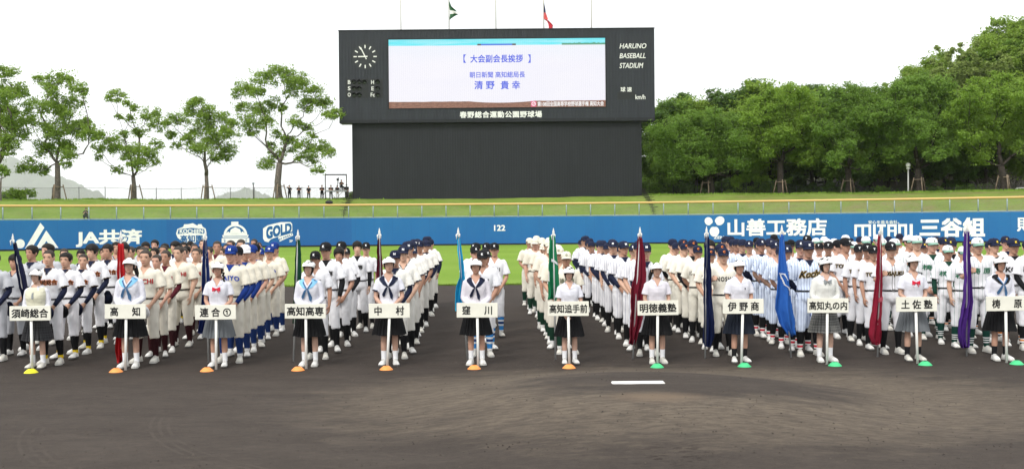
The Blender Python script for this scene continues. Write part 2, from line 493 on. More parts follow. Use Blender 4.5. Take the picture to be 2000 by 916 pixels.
WHITE_PAINT = mat("white_paint", (.78, .78, .76), .6, .05, 3)
BLUE_PAINT = mat("blue_paint", (.008, .100, .28), .55)
def wall_fn(x0, y0, x1, y1, off=.012):
    """(u,v) of a photo box on the wall -> 3D: azimuth and height are read at the box corners"""
    def ah(px, py):
        p = at_r(px, py, WR); return math.atan2(p.x, p.y), p.z
    aL, zL1 = ah(x0, y1); aR, zR1 = ah(x1, y1); _, zL0 = ah(x0, y0); _, zR0 = ah(x1, y0)
    zb, zt = (zL1 + zR1) / 2, (zL0 + zR0) / 2
    return lambda u, v: arc(aL + (aR - aL) * u, WR - off, zb + (zt - zb) * v)
def wall_text(s, box, name="advert_lettering", m=None, **kw):
    off = kw.pop("off", .012)
    me = fit_text(s, wall_fn(*box, off=off), sub=None, **kw)
    return link(name, me, m or WHITE_PAINT, wall)
def wall_shapes(polys, box, name="advert_emblem", m=None, off=.012):
    """outlines given in photo pixels"""
    f = wall_fn(*box, off=off); x0, y0, x1, y1 = box
    me = poly_mesh(polys, lambda x, y: f((x - x0) / (x1 - x0), (y1 - y) / (y1 - y0)))
    return link(name, me, m or WHITE_PAINT, wall)
def disc(cx, cy, rx, ry=None, n=20, a0=0, a1=360):
    ry = ry or rx
    return [(cx + rx * math.cos(R(a0 + (a1 - a0) * i / n)), cy - ry * math.sin(R(a0 + (a1 - a0) * i / n))) for i in range(n if a1 - a0 == 360 else n + 1)]
B0 = (0, 420, 100, 520)
# farm co-operative mark: two peaks and a sun, then its letters
wall_shapes([[(49, 485), (79.6, 435.4), (87.4, 445), (62, 485)], [(70, 485), (91, 450.4), (115, 485), (101.5, 485), (91, 471), (82, 485)], disc(39.6, 476, 9)], B0)
wall_text("JA共済", (148, 448, 278, 482), bold=.035)
# two crests and the slab-letter mark on the darker panels
cr = [(347, 447), (358, 443), (360, 438), (367, 438), (368, 441), (377, 436), (386, 441), (387, 438), (394, 438), (396, 443), (402, 447), (404, 458), (400, 466), (392, 471), (380, 474), (366, 474), (354, 470), (347, 464), (344, 456)]
cr = [(344 + (x - 344), y) for x, y in cr]
wall_shapes([cr], (340, 430, 410, 480), off=.010)
wall_shapes([[(349, 447.5), (374, 445), (399, 447.5), (401, 457), (374, 455), (347, 457)]], (340, 430, 410, 480), m=BLUE_PAINT, off=.014)
wall_text("KOCHIEN", (351, 447.5, 397, 455.5), bold=.03, off=.018)
wall_text("高知園", (352, 459, 396, 473), bold=.03, m=BLUE_PAINT, off=.014)
wall_shapes([disc(460, 459, 23, 21, 24, 0, 180), [(452, 433), (466, 433), (466, 439), (452, 439)], [(434, 459), (486, 459), (484, 464), (436, 464)], [(433, 465), (487, 465), (487, 474), (433, 474)]], (430, 430, 490, 480), off=.010)
wall_shapes([disc(460, 458, 18, 16, 20, 12, 168), [(437, 461), (483, 461), (483, 462.2), (437, 462.2)]], (430, 430, 490, 480), m=BLUE_PAINT, off=.014)
wall_shapes([[(448, 458), (451, 448), (460, 443.5), (469, 448), (472, 458), (468, 458), (464, 450), (460, 448), (456, 450), (452, 458)]] + [disc(x, 455, 2.6, 2.6, 8) for x in (446, 474, 460)], (430, 430, 490, 480), off=.018)
wall_shapes([[(x, 467), (x + 7.5, 467), (x + 7.5, 468.3), (x, 468.3)] for x in (437, 446.5, 456, 465.5, 475)] + [[(x + 1, 469.5), (x + 6.5, 469.5), (x + 6.5, 472.5), (x + 1, 472.5)] for x in (437, 446.5, 456, 465.5, 475)], (430, 430, 490, 480), m=BLUE_PAINT, off=.014)
gf = wall_fn(510, 430, 576, 476)
wall_shapes([[(514, 446), (523, 440), (535, 437), (549, 434), (568, 434), (571, 438), (571, 452), (553, 458), (541, 463), (529, 467), (524, 473), (517, 471), (514, 466)]], (510, 430, 576, 476), off=.010)
def gold_fn(u, v):
    return wall_fn(510, 430, 576, 476, .014)((520 + u * 50 - 510) / 66, (476 - (468 - 14 * u) + v * (25 - 6 * u)) / 46)
link("advert_lettering", fit_text("GOLD", gold_fn, bold=.05), BLUE_PAINT, wall)
wall_shapes([[(543, 463), (571, 455), (573, 460), (546, 472)]], (510, 430, 576, 476), off=.010)
link("advert_lettering", fit_text("BY PARA.P", lambda u, v: wall_fn(510, 430, 576, 476, .014)((545 + u * 26 - 510) / 66, (476 - (470.5 - 10.5 * u) + v * 4.5) / 46), bold=.02), BLUE_PAINT, wall)
wall_text("2F", (565, 468.5, 572, 473), bold=.03)
wall_text("122", (965, 439.5, 987, 451), bold=.025, name="distance_number")
# builder's clover mark and names on the right
def petal(cx, cy, r, ang, k_=.75):
    out = []
    for i in range(26):
        a = 2 * math.pi * i / 26
        rr_ = r * (1 + .22 * math.cos(a)) * (1 - .18 * math.exp(-((a - math.pi) ** 2) * 6) + .0)
        x, y = rr_ * math.cos(a), rr_ * k_ * math.sin(a)
        out.append((cx + x * math.cos(R(ang)) - y * math.sin(R(ang)), cy - (x * math.sin(R(ang)) + y * math.cos(R(ang)))))
    return out
wall_shapes([petal(1385.5, 433.5, 8.2, 130, .9), petal(1404, 432.5, 9.6, 30, .85), petal(1395.5, 450, 10.2, 268, .9)], (1370, 420, 1420, 470))
wall_text("ZEN", (1394, 461, 1414, 466.5), bold=.03)
wall_text("山善工務店", (1421, 427, 1615, 461), bold=.03)
wall_text("安心を造る会社。", (1696, 430.5, 1756, 437), bold=.012)
mw = []
for x0, x1 in ((1669, 1702), (1706, 1711), (1714, 1731), (1734, 1752), (1755, 1772), (1777, 1783)):
    w_ = 5.0
    if x1 - x0 > 8: mw.append([(x0, 438), (x1, 438), (x1, 443), (x0, 443)])
    if x1 - x0 > 25: mw += [[(q, 443), (q + w_, 443), (q + w_, 462), (q, 462)] for q in (x0, x0 + 14, x1 - w_)]
    elif x1 - x0 < 8: mw.append([(x0, 438), (x1, 438), (x1, 462), (x0, 462)])
    elif x0 == 1714: mw.append([(1720, 443), (1725.5, 443), (1725.5, 462), (1720, 462)])
    else:
        mw += [[(x0, 443), (x0 + w_, 443), (x0 + w_, 462), (x0, 462)], [(x1 - w_, 443), (x1, 443), (x1, 462), (x1 - w_, 462)]]
        if x0 == 1734: mw.append([(x0 + w_, 449), (x1 - w_, 449), (x1 - w_, 453), (x0 + w_, 453)])
wall_shapes(mw, (1660, 430, 1790, 470), name="advert_lettering")
wall_text("三谷組", (1796, 425, 1924, 463), bold=.04)
wall_text("財", (1986, 424, 2023, 452), bold=.02)

# ---- fence on top of the wall: grey posts, wire net, yellow padded rail
def net_material(name, col, sx, sz, thick):
    k = NT(name); o = k.coord(); X, Y, Z = k.xyz(o)
    ang = k.math('MULTIPLY', k.math('ARCTAN2', X, Y), 120.0)
    a = k.math('ADD', k.math('MULTIPLY', ang, sx), k.math('MULTIPLY', Z, sz)); b = k.math('SUBTRACT', k.math('MULTIPLY', ang, sx), k.math('MULTIPLY', Z, sz))
    la = k.math('LESS_THAN', k.math('FRACT', a), thick); lb = k.math('LESS_THAN', k.math('FRACT', b), thick)
    k.base((*col, 1)); k.rough(.5); k.l(k.math('MAXIMUM', la, lb), k.p.inputs["Alpha"])
    return k.m
GALV = mat("galvanised", (.30, .36, .40), .45, .12, 4, metal=.2)
fence = empty("wall_fence", arc(0, WR + .17, WH))
tag(fence, "wire fence with yellow padded top rail along the top of the blue wall", "fence")
fm = Matrix.Translation(fence.location).inverted()
def fit_parent(o, p):
    o.parent = p; o.matrix_parent_inverse = Matrix.Translation(p.location).inverted(); return o
FT = WH + 1.42
mb = MB(); mb.tube([arc(a, WR + .17, FT) for a in AZ], .11, 8)
k = NT("yellow_pad"); o = k.coord()
k.base(k.mix(k.noise(o, 1.5, 4), (.66, .39, .12), (.60, .40, .17))); k.rough(.6)
fit_parent(mb.build("top_rail", k.m), fence)
mb = MB(); mb.tube([arc(a, WR + .17, WH + .09) for a in AZ], .04, 6)
fit_parent(mb.build("bottom_rail", GALV), fence)
mb = MB(); mb.rings([[arc(a, WR + .20, WH + .02), arc(a, WR + .20, FT)] for a in AZ], 0, caps=False, close=False)
fit_parent(mb.build("wire_net", net_material("wire_net", (.16, .18, .17), 9.0, 9.0, .09)), fence)
mb = MB(); mb.tube([(0, 0, 0), (0, 0, FT - WH)], .06, 8); mb.box((0, 0, .02), (.2, .2, .04))
mb.box((0, -.02, 1.0), (.15, .15, .05)); post_me = mb.mesh("post"); post_me.materials.append(GALV)
na = 68; sp = R(1.3)
for i in range(-na // 2, na // 2 + 1):
    a = i * sp + R(.35)
    if abs(a) > R(32): continue
    o = link("post", post_me, None); o.location = arc(a, WR + .17, WH); o.rotation_euler = (0, 0, -a); fit_parent(o, fence)

# ---- embankment
CR = 135.0
crest_px = [(-400, 392), (0, 391), (300, 391), (650, 389), (1270, 382.5), (1450, 381), (1700, 378.5), (2000, 372.5), (2400, 366)]
_ca, _cz = [], []
for px, py in crest_px:
    p = at_r(px, py, CR); _ca.append(math.atan2(p.x, p.y)); _cz.append(p.z)
def crest_z(a): return interp(a, _ca, _cz)
def bank_z(a, r):
    z = crest_z(a)
    if r < CR:
        t = (r - (WR + .9)) / (CR - WR - .9)
        zz = 2.75 + (z - 2.75) * (math.sin(min(max(t, 0), 1) * math.pi / 2) ** .95)
    else:
        zz = z - .25 * smooth((r - CR) / 4)
        right = smooth((a - R(7)) / R(3))
        hillh = interp(a, [R(6), R(12), R(16), R(19), R(22), R(25), R(32), R(40)], [4, 5.5, 6.5, 9, 13.5, 19.5, 24, 25])
        zz -= 1.0 * smooth((a - R(14)) / R(2)) * smooth((r - 136.5) / 3.5) * (1 - smooth((r - 146) / 6))
        zz += right * hillh * smooth((r - 146) / 55)
        zz -= (1 - right) * 5.5 * smooth((r - 150) / 40)
    if r > 117.5: zz += .12 * fbm(r * math.sin(a), r * math.cos(a), 0, .15)
    return zz
avs = np.linspace(R(-40), R(40), 240)
rvs = [WR + .38] + list(np.linspace(WR + .9, 138, 42)) + list(np.linspace(140, 215, 26))
me = grid_mesh("embankment", avs, rvs, lambda a, r: arc(a, r, bank_z(a, r)))
k = NT("bank_grass"); o = k.coord(); X, Y, Z = k.xyz(o)
rad = k.math('SQRT', k.math('ADD', k.math('POWER', X, 2.0), k.math('POWER', Y, 2.0)))
n1 = k.noise(o, .22, 5, .65); n2 = k.noise(o, 2.2, 4, .7); n3 = k.noise(o, .5, 4, .65)
c = k.mix(k.ramp(n1, [(.35, (0, 0, 0)), (.65, (1, 1, 1))]), (.132, .205, .028), (.190, .270, .052))
c = k.mix(k.ramp(n3, [(.50, (0, 0, 0)), (.68, (.6, .6, .6))]), c, (.205, .215, .080))
rt = k.ramp(k.math('MULTIPLY', k.math('ARCTAN2', X, Y), 1.0), [(.08, (0, 0, 0)), (.3, (1, 1, 1))])
c = k.mix(k.math('MULTIPLY', rt, k.ramp(k.noise(o, .35, 5, .7), [(.44, (.15, .15, .15)), (.66, (.85, .85, .85))])), c, (.200, .165, .075))
c = k.mix(k.ramp(n2, [(.3, (.45, .45, .45)), (.55, (0, 0, 0))]), c, (.075, .120, .018))
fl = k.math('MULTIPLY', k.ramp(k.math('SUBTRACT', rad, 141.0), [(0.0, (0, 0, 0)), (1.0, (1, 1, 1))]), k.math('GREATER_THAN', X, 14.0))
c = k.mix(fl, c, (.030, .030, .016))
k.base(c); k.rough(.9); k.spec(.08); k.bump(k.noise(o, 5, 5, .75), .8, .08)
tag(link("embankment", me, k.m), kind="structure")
# longer grass along the brow of the bank
mb = MB(); rnd = random.Random(5)
for i in range(9000):
    a = rnd.uniform(R(-30), R(30)); r = CR + rnd.gauss(-.6, 1.1)
    x, y, z = arc(a, r, bank_z(a, r) - .02); hgt = rnd.uniform(.08, .26) * (1.25 if a > 0 else 1); w_ = rnd.uniform(.05, .14)
    dxx = rnd.uniform(-.1, .1)
    mb.add([(x - w_, y, z), (x + w_, y + rnd.uniform(-.05, .05), z), (x + dxx, y - .02, z + hgt)], [(0, 1, 2)])
tag(mb.build("brow_grass", mat("tuft_green", (.140, .235, .028), .9, .3, .7)), kind="stuff")

# ---- distant hills
def hill(name, prof, Y, thick, seed, col):
    px = np.array([p[0] for p in prof], float); py = np.array([p[1] for p in prof], float)
    us = np.linspace(px[0], px[-1], 120)
    def fn(u, t):
        p = at(u, float(np.interp(u, px, py)), Y)
        prof_h = max(p.z, 0) + 40 * fbm(u * .05, seed, t, 1.3, 4) * (1 - abs(t)) + 15 * fbm(u * .4, t * 3, seed, 1, 2)
        return (p.x * (1 + t * .1), Y + t * thick, prof_h * (1 - abs(t)) ** .75 - 2)
    me = grid_mesh(name, us, np.linspace(-1, 1, 24), fn)
    k = NT(name + "_woods"); o = k.coord()
    k.base(k.mix(k.ramp(k.noise(o, .004, 6, .75), [(.35, (0, 0, 0)), (.65, (1, 1, 1))]), tuple(x * .6 for x in col), col)); k.rough(1); k.spec(0)
    k.bump(k.noise(o, .01, 5, .8), 1, 45)
    tag(link(name, me, k.m), kind="structure")
hill("far_hill", [(-420, 392), (-260, 345), (-120, 312), (0, 303), (28, 302), (60, 316), (95, 338), (130, 347), (160, 358), (190, 372), (228, 396)], 12000, 2100, 1.3, (.085, .130, .040))
HAZE_D = .00006
hill("low_hill", [(405, 398), (425, 382), (445, 372), (470, 367), (490, 366), (510, 374), (530, 385), (545, 398)], 12600, 1200, 4.1, (.085, .130, .045))

# ---- summer haze: one even body of air round the whole place
mb = MB(); mb.box((0, 6000, 520), (20000, 19000, 1042.2))
k = NT("haze_air"); vol = k.n("VolumePrincipled"); vol.inputs["Color"].default_value = (.985, .993, 1.0, 1); vol.inputs["Density"].default_value = HAZE_D
vol.inputs["Anisotropy"].default_value = .2
k.t.nodes.remove(k.p); k.l(vol.outputs[0], k.out.inputs["Volume"])
tag(mb.build("haze", k.m), kind="stuff")
# ================================================================== SCOREBOARD
SBY = 130.0
def bp(px, py, off=0.0): return at(px, py, SBY) + Vector((0, -off, 0))
def bz(px, py): return bp(px, py).z
xl, xr = bp(662, 150).x, bp(1278.5, 150).x
zt, zb = bz(970, 58.8), bz(970, 238.5)
tl, tr = bp(687, 320).x, bp(1254.5, 320).x
board = empty("scoreboard", ((xl + xr) / 2, SBY, bank_z(0, SBY)))
tag(board, "huge dark grey stadium scoreboard with a lit screen standing on the bank", "scoreboard")
def bpart(o, parent=None):
    if parent is None: fit_parent(o, board)
    else: o.parent = parent
    return o
def ribbed(name, col, per_m, depth):
    k = NT(name); o = k.coord(); X, Y, Z = k.xyz(o)
    w = k.math('SINE', k.math('MULTIPLY', X, per_m * 2 * math.pi))
    pan = k.math('LESS_THAN', k.math('FRACT', k.math('DIVIDE', k.math('ADD', Z, .3), 1.62)), .018)
    st = k.ramp(k.noise(k.scaled(o, (.9, .9, .12)), 1.6, 5, .7), [(.35, (0, 0, 0)), (.75, (1, 1, 1))])
    c = k.mix(st, tuple(x * .82 for x in col), tuple(x * 1.2 for x in col))
    c = k.mix(k.math('MULTIPLY', pan, .45), c, tuple(x * .5 for x in col))
    k.base(c); k.rough(.55); k.spec(.3)
    k.bump(w, .5, depth)
    return k.m
DARK = ribbed("dark_cladding", (.021, .0245, .031), 2.6, .02)
DARK2 = ribbed("dark_ribbed_cladding", (.0115, .0132, .0165), 3.2, .008)
BLACK = mat("black_trim", (.008, .009, .010), .6)
SX0, SX1 = bp(759, 140).x, bp(1182.5, 140).x
SZ0, SZ1 = bz(970, 210.5), bz(970, 76)
mb = MB()     # cabinet built as a frame round the screen opening
D = 2.2
def slab(m, x0, x1, z0, z1, y0, y1, mi=0): m.box(((x0 + x1) / 2, (y0 + y1) / 2, (z0 + z1) / 2), (x1 - x0, y1 - y0, z1 - z0), mi)
slab(mb, xl, SX0, zb, zt, SBY, SBY + D); slab(mb, SX1, xr, zb, zt, SBY, SBY + D)
slab(mb, SX0, SX1, SZ1, zt, SBY, SBY + D); slab(mb, SX0, SX1, zb, SZ0, SBY, SBY + D)
slab(mb, SX0, SX1, SZ0, SZ1, SBY + .35, SBY + D)
bpart(mb.build("cabinet", DARK))
mb = MB()
for a, b in ((xl + (xr - xl) * i / 8 + .03, xl + (xr - xl) * (i + 1) / 8 - .03) for i in range(8)):
    slab(mb, a, b, zb - .02, zb + .38, SBY - .12, SBY - .003)
slab(mb, xl - .04, xr + .04, zt, zt + .12, SBY - .06, SBY + D + .05)
bpart(mb.build("cabinet_trim", DARK2))
mb = MB(); slab(mb, tl, tr, bank_z(0, SBY) - 4, zb - .02, SBY + .5, SBY + 2.0)
bpart(mb.build("backscreen", DARK2))
mb = MB(); slab(mb, tl - .12, tr + .12, bank_z(0, SBY) - 4, bz(970, 389), SBY + .3, SBY + .49)
bpart(mb.build("plinth", mat("plinth_grey", (.018, .02, .022), .8, .2, 1)))

# the lit picture
mb = MB(); mb.add([(SX0, 0, SZ0), (SX1, 0, SZ0), (SX1, 0, SZ1), (SX0, 0, SZ1)], [(0, 1, 2, 3)])
k = NT("screen_picture"); o = k.coord(); X, Y, Z = k.xyz(o)
U = k.math('DIVIDE', k.math('SUBTRACT', X, SX0), SX1 - SX0); V = k.math('DIVIDE', k.math('SUBTRACT', Z, SZ0), SZ1 - SZ0)
lav = k.mix(k.ramp(k.noise(k.scaled(o, (.12, 1, .35)), 1.0, 3), [(.4, (0, 0, 0)), (.65, (1, 1, 1))]), (.76, .79, .94), (.84, .86, .95))
cyanw = k.mix(k.ramp(k.math('SUBTRACT', V, k.math('MULTIPLY', k.noise(k.scaled(o, (.25, 1, 1.0)), 1, 4), .25)), [(.52, (0, 0, 0)), (.72, (.55, .55, .55))]), lav, (.60, .80, .93))
eu = k.math('DIVIDE', k.math('SUBTRACT', U, .52), .25); ev = k.math('DIVIDE', k.math('SUBTRACT', V, .23), .17)
er = k.math('SQRT', k.math('ADD', k.math('POWER', eu, 2.0), k.math('POWER', ev, 2.0)))
c = k.mix(k.ramp(k.math('ADD', er, k.math('MULTIPLY', k.noise(o, .5, 3), .4)), [(1.02, (.7, .7, .7)), (1.25, (0, 0, 0))]), cyanw, (.93, .90, .95))
top = k.mix(k.ramp(k.noise(k.scaled(o, (.15, 1, 1.8)), 1.2, 4), [(.35, (0, 0, 0)), (.7, (1, 1, 1))]), (.10, .80, .90), (.45, .88, .95))
c = k.mix(k.math('GREATER_THAN', V, .908), c, top)
tr_ = k.math('MULTIPLY', k.math('GREATER_THAN', U, .80), k.math('MULTIPLY', k.math('GREATER_THAN', V, .905), k.math('LESS_THAN', V, k.math('ADD', .905, k.math('MULTIPLY', k.noise(k.scaled(o, (2.2, 1, 0)), 1, 4), .055)))))
c = k.mix(tr_, c, (.10, .35, .22))
bar = k.math('MULTIPLY', k.math('MULTIPLY', k.math('GREATER_THAN', U, .41), k.math('LESS_THAN', U, .588)), k.math('MULTIPLY', k.math('GREATER_THAN', V, .905), k.math('LESS_THAN', V, .93)))
c = k.mix(bar, c, (.08, .22, .75))
endb = k.math('MULTIPLY', bar, k.math('GREATER_THAN', k.math('ABSOLUTE', k.math('SUBTRACT', U, .499)), .072))
c = k.mix(endb, c, (.10, .09, .09))
bv = k.math('ADD', .085, k.math('MULTIPLY', k.noise(k.scaled(o, (.5, 1, 0)), 1, 5), .02))
bv = k.math('SUBTRACT', bv, k.ramp(er, [(.9, (.03, .03, .03)), (1.3, (0, 0, 0))]))
soil = k.mix(k.ramp(k.noise(k.scaled(o, (1, 1, 3)), 2.4, 6, .75), [(.35, (0, 0, 0)), (.65, (1, 1, 1))]), (.13, .055, .035), (.42, .20, .13))
c = k.mix(k.math('LESS_THAN', V, bv), c, soil)
led = k.math('ADD', .96, k.math('MULTIPLY', k.math('SINE', k.math('MULTIPLY', X, 2 * math.pi * 3.9)), .03))
k.base((.005, .005, .006, 1)); k.rough(.5)
c2 = k.mix(1.0, c, k.ramp(led, [(0, (0, 0, 0)), (1, (1, 1, 1))]), 'MULTIPLY')
k.l(c2, k.p.inputs["Emission Color"]); k.p.inputs["Emission Strength"].default_value = .56
scr = mb.build("screen", k.m); scr.location = (0, SBY + .20, 0); bpart(scr)
mb = MB()
for x0, x1, z0, z1 in ((SX0 - .10, SX0, SZ0 - .1, SZ1 + .1), (SX1, SX1 + .10, SZ0 - .1, SZ1 + .1), (SX0, SX1, SZ1, SZ1 + .10), (SX0, SX1, SZ0 - .10, SZ0)):
    slab(mb, x0, x1, z0, z1, SBY - .05, SBY - .004)
bpart(mb.build("screen_bezel", BLACK))
def plane_text(s, box, m, off, name, parent=None, **kw):
    x0, y0, x1, y1 = box
    p00, p10, p01 = bp(x0, y1, off), bp(x1, y1, off), bp(x0, y0, off)
    zb_ = (p00.z + p10.z) / 2; h_ = p01.z - p00.z
    me = fit_text(s, lambda u, v: (p00.x + (p10.x - p00.x) * u, p00.y, zb_ + h_ * v), **kw)
    return bpart(link(name, me, m), parent)
SBLUE = emit("screen_blue", (.045, .095, .74), .56); SWHITE = emit("screen_white", (.9, .9, .9), .58); SPINK = emit("screen_pink", (.85, .10, .25), .5)
so = -.17
plane_text("【", (905, 106.5, 910.5, 123), SBLUE, so, "screen_lettering", bold=.0)
plane_text("】", (1031, 106.5, 1036.5, 123), SBLUE, so, "screen_lettering", bold=.0)
plane_text("大会副会長挨拶", (918.5, 107, 1021.5, 122.5), SBLUE, so, "screen_lettering", bold=.018)
plane_text("朝日新聞 高知総局長", (917, 140, 1025.5, 152), SBLUE, so, "screen_lettering", bold=.014)
plane_text("清 野", (926.5, 158, 966, 174.5), SBLUE, so, "screen_lettering", bold=.018)
plane_text("貴 幸", (978, 158, 1016, 174.5), SBLUE, so, "screen_lettering", bold=.018)
plane_text("第108回全国高等学校野球選手権 高知大会", (1050, 198, 1179.5, 207.5), SWHITE, so, "screen_lettering", bold=.02)
def quad_px(x0, y0, x1, y1, off):
    a, b, c_, d = bp(x0, y1, off), bp(x1, y1, off), bp(x1, y0, off), bp(x0, y0, off)
    zz0 = (a.z + b.z) / 2; zz1 = (c_.z + d.z) / 2
    return [(a.x, a.y, zz0), (b.x, b.y, zz0), (b.x, b.y, zz1), (a.x, a.y, zz1)]
mb = MB(); mb.add(quad_px(1037, 197.5, 1047.5, 208.5, so), [(0, 1, 2, 3)]); bpart(mb.build("screen_badge", SPINK))
cc = bp(1042.3, 203, so - .0 + .02)
mb = MB(); mb.rings([[(cc.x + r * math.cos(a), cc.y, cc.z + r * math.sin(a)) for r in (.17, .26)] for a in np.linspace(0, 2 * math.pi, 20)], close=False, caps=False)
mb.box((cc.x + .02, cc.y, cc.z + .03), (.06, .01, .30), M=Matrix.Translation(cc) @ Matrix.Rotation(R(45), 4, 'Y') @ Matrix.Translation(-cc))
bpart(mb.build("screen_badge", SWHITE))

# painted lettering on the cabinet
OFFW = mat("board_white", (.72, .72, .69), .6)
for s, b in (("HARUNO", (1210, 85.5, 1262.5, 95.5)), ("BASEBALL", (1210, 104.5, 1261, 114.5)), ("STADIUM", (1210, 123.5, 1256.5, 133.8))):
    plane_text(s, b, OFFW, .015, "board_lettering", bold=.012, shear=.22)
plane_text("球 速", (1212, 170.5, 1234, 180), OFFW, .015, "board_lettering", bold=.02)
plane_text("km/h", (1241, 185.5, 1260.5, 194.5), OFFW, .015, "board_lettering", bold=.015)
plane_text("春野総合運動公園野球場", (898, 217.5, 1058.5, 230.5), OFFW, .015, "board_lettering", bold=.03, spacing=1.12)
for s, x, y, x1 in (("B", 679.5, 157.3, 684.8), ("S", 679.5, 169.5, 684.8), ("O", 679.2, 181.8, 685.2), ("H", 725, 157.3, 730.4), ("E", 725.5, 169.8, 730.3), ("Fc", 724, 181.8, 732)):
    plane_text(s, (x, y, x1, y + 7.6), OFFW, .03, "board_lettering", bold=.015)
CPG = mat("count_panel_grey", (.017, .019, .02), .5)
for b in ((676, 154.5, 720.5, 192), (722, 154.5, 748, 192)):
    mb = MB(); q = quad_px(*b, .0); slab(mb, q[0][0], q[1][0], q[0][2], q[2][2], SBY - .018, SBY - .002); bpart(mb.build("count_panel", CPG))
mb = MB(); q = quad_px(1206.5, 179.5, 1240, 194.5, 0); slab(mb, q[0][0], q[1][0], q[0][2], q[2][2], SBY - .02, SBY - .002)
bpart(mb.build("speed_window", CPG))
mb0 = MB(); n = 16
mb0.rings([[(.24 * math.cos(2 * math.pi * i / n), y, .24 * math.sin(2 * math.pi * i / n)) for i in range(n)] for y in (0, -.04)], 0)
half = [R(a) for a in range(0, 181, 15)]
mb0.rings([[(.27 * math.cos(a), y, .27 * math.sin(a)) for a in half] for y in (0, -.30)], 1, caps=False, close=False)
mb0.rings([[(.24 * math.cos(a), y, .24 * math.sin(a)) for a in half] for y in (-.30, 0)], 1, caps=False, close=False)
lamp_me = mb0.mesh("count_lamp"); lamp_me.materials.append(mat("lamp_glass", (.06, .065, .065), .3)); lamp_me.materials.append(BLACK)
for x, y in ((692, 160.5), (702, 160.5), (712, 160.5), (692, 173), (702, 173), (692, 185.5), (702, 185.5), (738, 160.5), (738, 173), (738, 185.5)):
    o = link("count_lamp", lamp_me, None); o.location = bp(x, y + .6, .019); bpart(o)
# clock
ck = bp(713.2, 111.3)
mb = MB(); n = 32
mb.rings([[(ck.x + 1.62 * math.cos(2 * math.pi * i / n), y, ck.z + 1.62 * math.sin(2 * math.pi * i / n)) for i in range(n)] for y in (SBY - .002, SBY - .02)], smooth=False)
clock = bpart(mb.build("clock_face", mat("clock_dark", (.026, .029, .032), .5)))
mb = MB()
def bar_on(m, a_deg, r0, r1, w_, y):
    a = R(90 - a_deg); d = Vector((math.cos(a), 0, math.sin(a))); s = Vector((-d.z, 0, d.x)) * w_ / 2
    pts = [ck + d * r0 - s, ck + d * r1 - s, ck + d * r1 + s, ck + d * r0 + s]
    pts = [(p.x, y, p.z) for p in pts]
    m.add(pts + [(p[0], y - .03, p[2]) for p in pts], [(4, 5, 6, 7), (0, 1, 5, 4), (1, 2, 6, 5), (2, 3, 7, 6), (3, 0, 4, 7)])
for i in range(12): bar_on(mb, i * 30, 1.02, 1.42, .14, SBY - .022)
o = mb.build("hour_marks", OFFW); o.parent = clock; o.matrix_parent_inverse = clock.matrix_world.inverted()
mb = MB(); bar_on(mb, 334, -.35, 1.25, .12, SBY - .06); o = mb.build("minute_hand", OFFW); o.parent = clock
mb = MB(); bar_on(mb, 269, -.3, .85, .15, SBY - .1); o = mb.build("hour_hand", OFFW); o.parent = clock

# slender flagpoles behind the board, two with flags
POLE = mat("pole_cream", (.55, .52, .46), .5)
mb = MB(); mb.tube([(0, 0, 0), (0, 0, 14)], [.075, .06], 8); mb.ball((0, 0, 14.05), .12, 8)
fp_me = mb.mesh("pole"); fp_me.materials.append(POLE)
pole_words = ["bare flagpole nearest the board's clock end", "flagpole flying the drooping green flag", "bare flagpole between the two flags", "flagpole flying the red and white flag", "bare flagpole above the end with the stadium name"]
for px, lab in zip((783, 877, 968.5, 1062, 1155), pole_words):
    p = at(px, 40, SBY + 2.6)
    o = link("flagpole", fp_me, None); o.location = (p.x, SBY + 2.6, zt - 3.2)
    tag(o, lab + ", tall and slender on the scoreboard top", "flagpole", "flagpoles on top of the scoreboard")
    mb = MB(); slab(mb, -.06, .06, -2.2, -1.6, -.5, .02); b = mb.build("bracket", BLACK, o); b.location = (0, 0, 3.8)
def px_sheet(name, polys, Y, mats, depth, label, cat):
    """a hanging cloth: outline strips in photo pixels, folded in depth"""
    mb = MB()
    for mi, strip in enumerate(polys):
        rs = []
        for j, (pl, pr) in enumerate(strip):
            row = []
            for i in range(7):
                t = i / 6; q = at(pl[0] + (pr[0] - pl[0]) * t, pl[1] + (pr[1] - pl[1]) * t, Y)
                row.append((q.x, Y + depth * math.sin(t * 9 + j * 1.3) * t, q.z))
            rs.append(row)
        mb.rings(rs, mi, caps=False, close=False)
    return tag(mb.build(name, mats), label, cat)
px_sheet("flag", [[((876.5, 2), (877, 2)), ((877, 12), (882, 14)), ((878, 17), (890, 21)), ((878.5, 20), (893, 24))],
                  [((878.5, 20), (893, 24)), ((879, 26), (898, 26.5)), ((879, 28), (897, 27.5))],
                  [((879, 28), (897, 27.5)), ((878.5, 33), (888, 33)), ((878, 39), (879, 39))]],
         SBY + 2.5, [mat("flag_green", (.035, .12, .05), .8), mat("flag_white", (.75, .75, .72), .8), mat("flag_green", (.035, .12, .05), .8)], .25,
         "green flag with a white band drooping from its pole above the screen", "flag")
px_sheet("flag", [[((1062, 6), (1062.6, 6)), ((1062, 14), (1064, 14)), ((1062, 25), (1066, 25))],
                  [((1062, 25), (1066, 25)), ((1062, 32), (1068, 32)), ((1062, 38), (1071, 40))],
                  [((1062, 38), (1071, 40)), ((1068, 42), (1077, 47)), ((1071, 48), (1080, 51)), ((1072, 58), (1079, 58))]],
         SBY + 2.5, [mat("flag_navy", (.03, .04, .12), .8), mat("flag_red_white", (.65, .12, .12), .8, .5, 2.5), mat("flag_red", (.62, .05, .07), .8, .35, 1.5)], .25,
         "red, white and navy flag hanging limp from its pole above the screen", "flag")
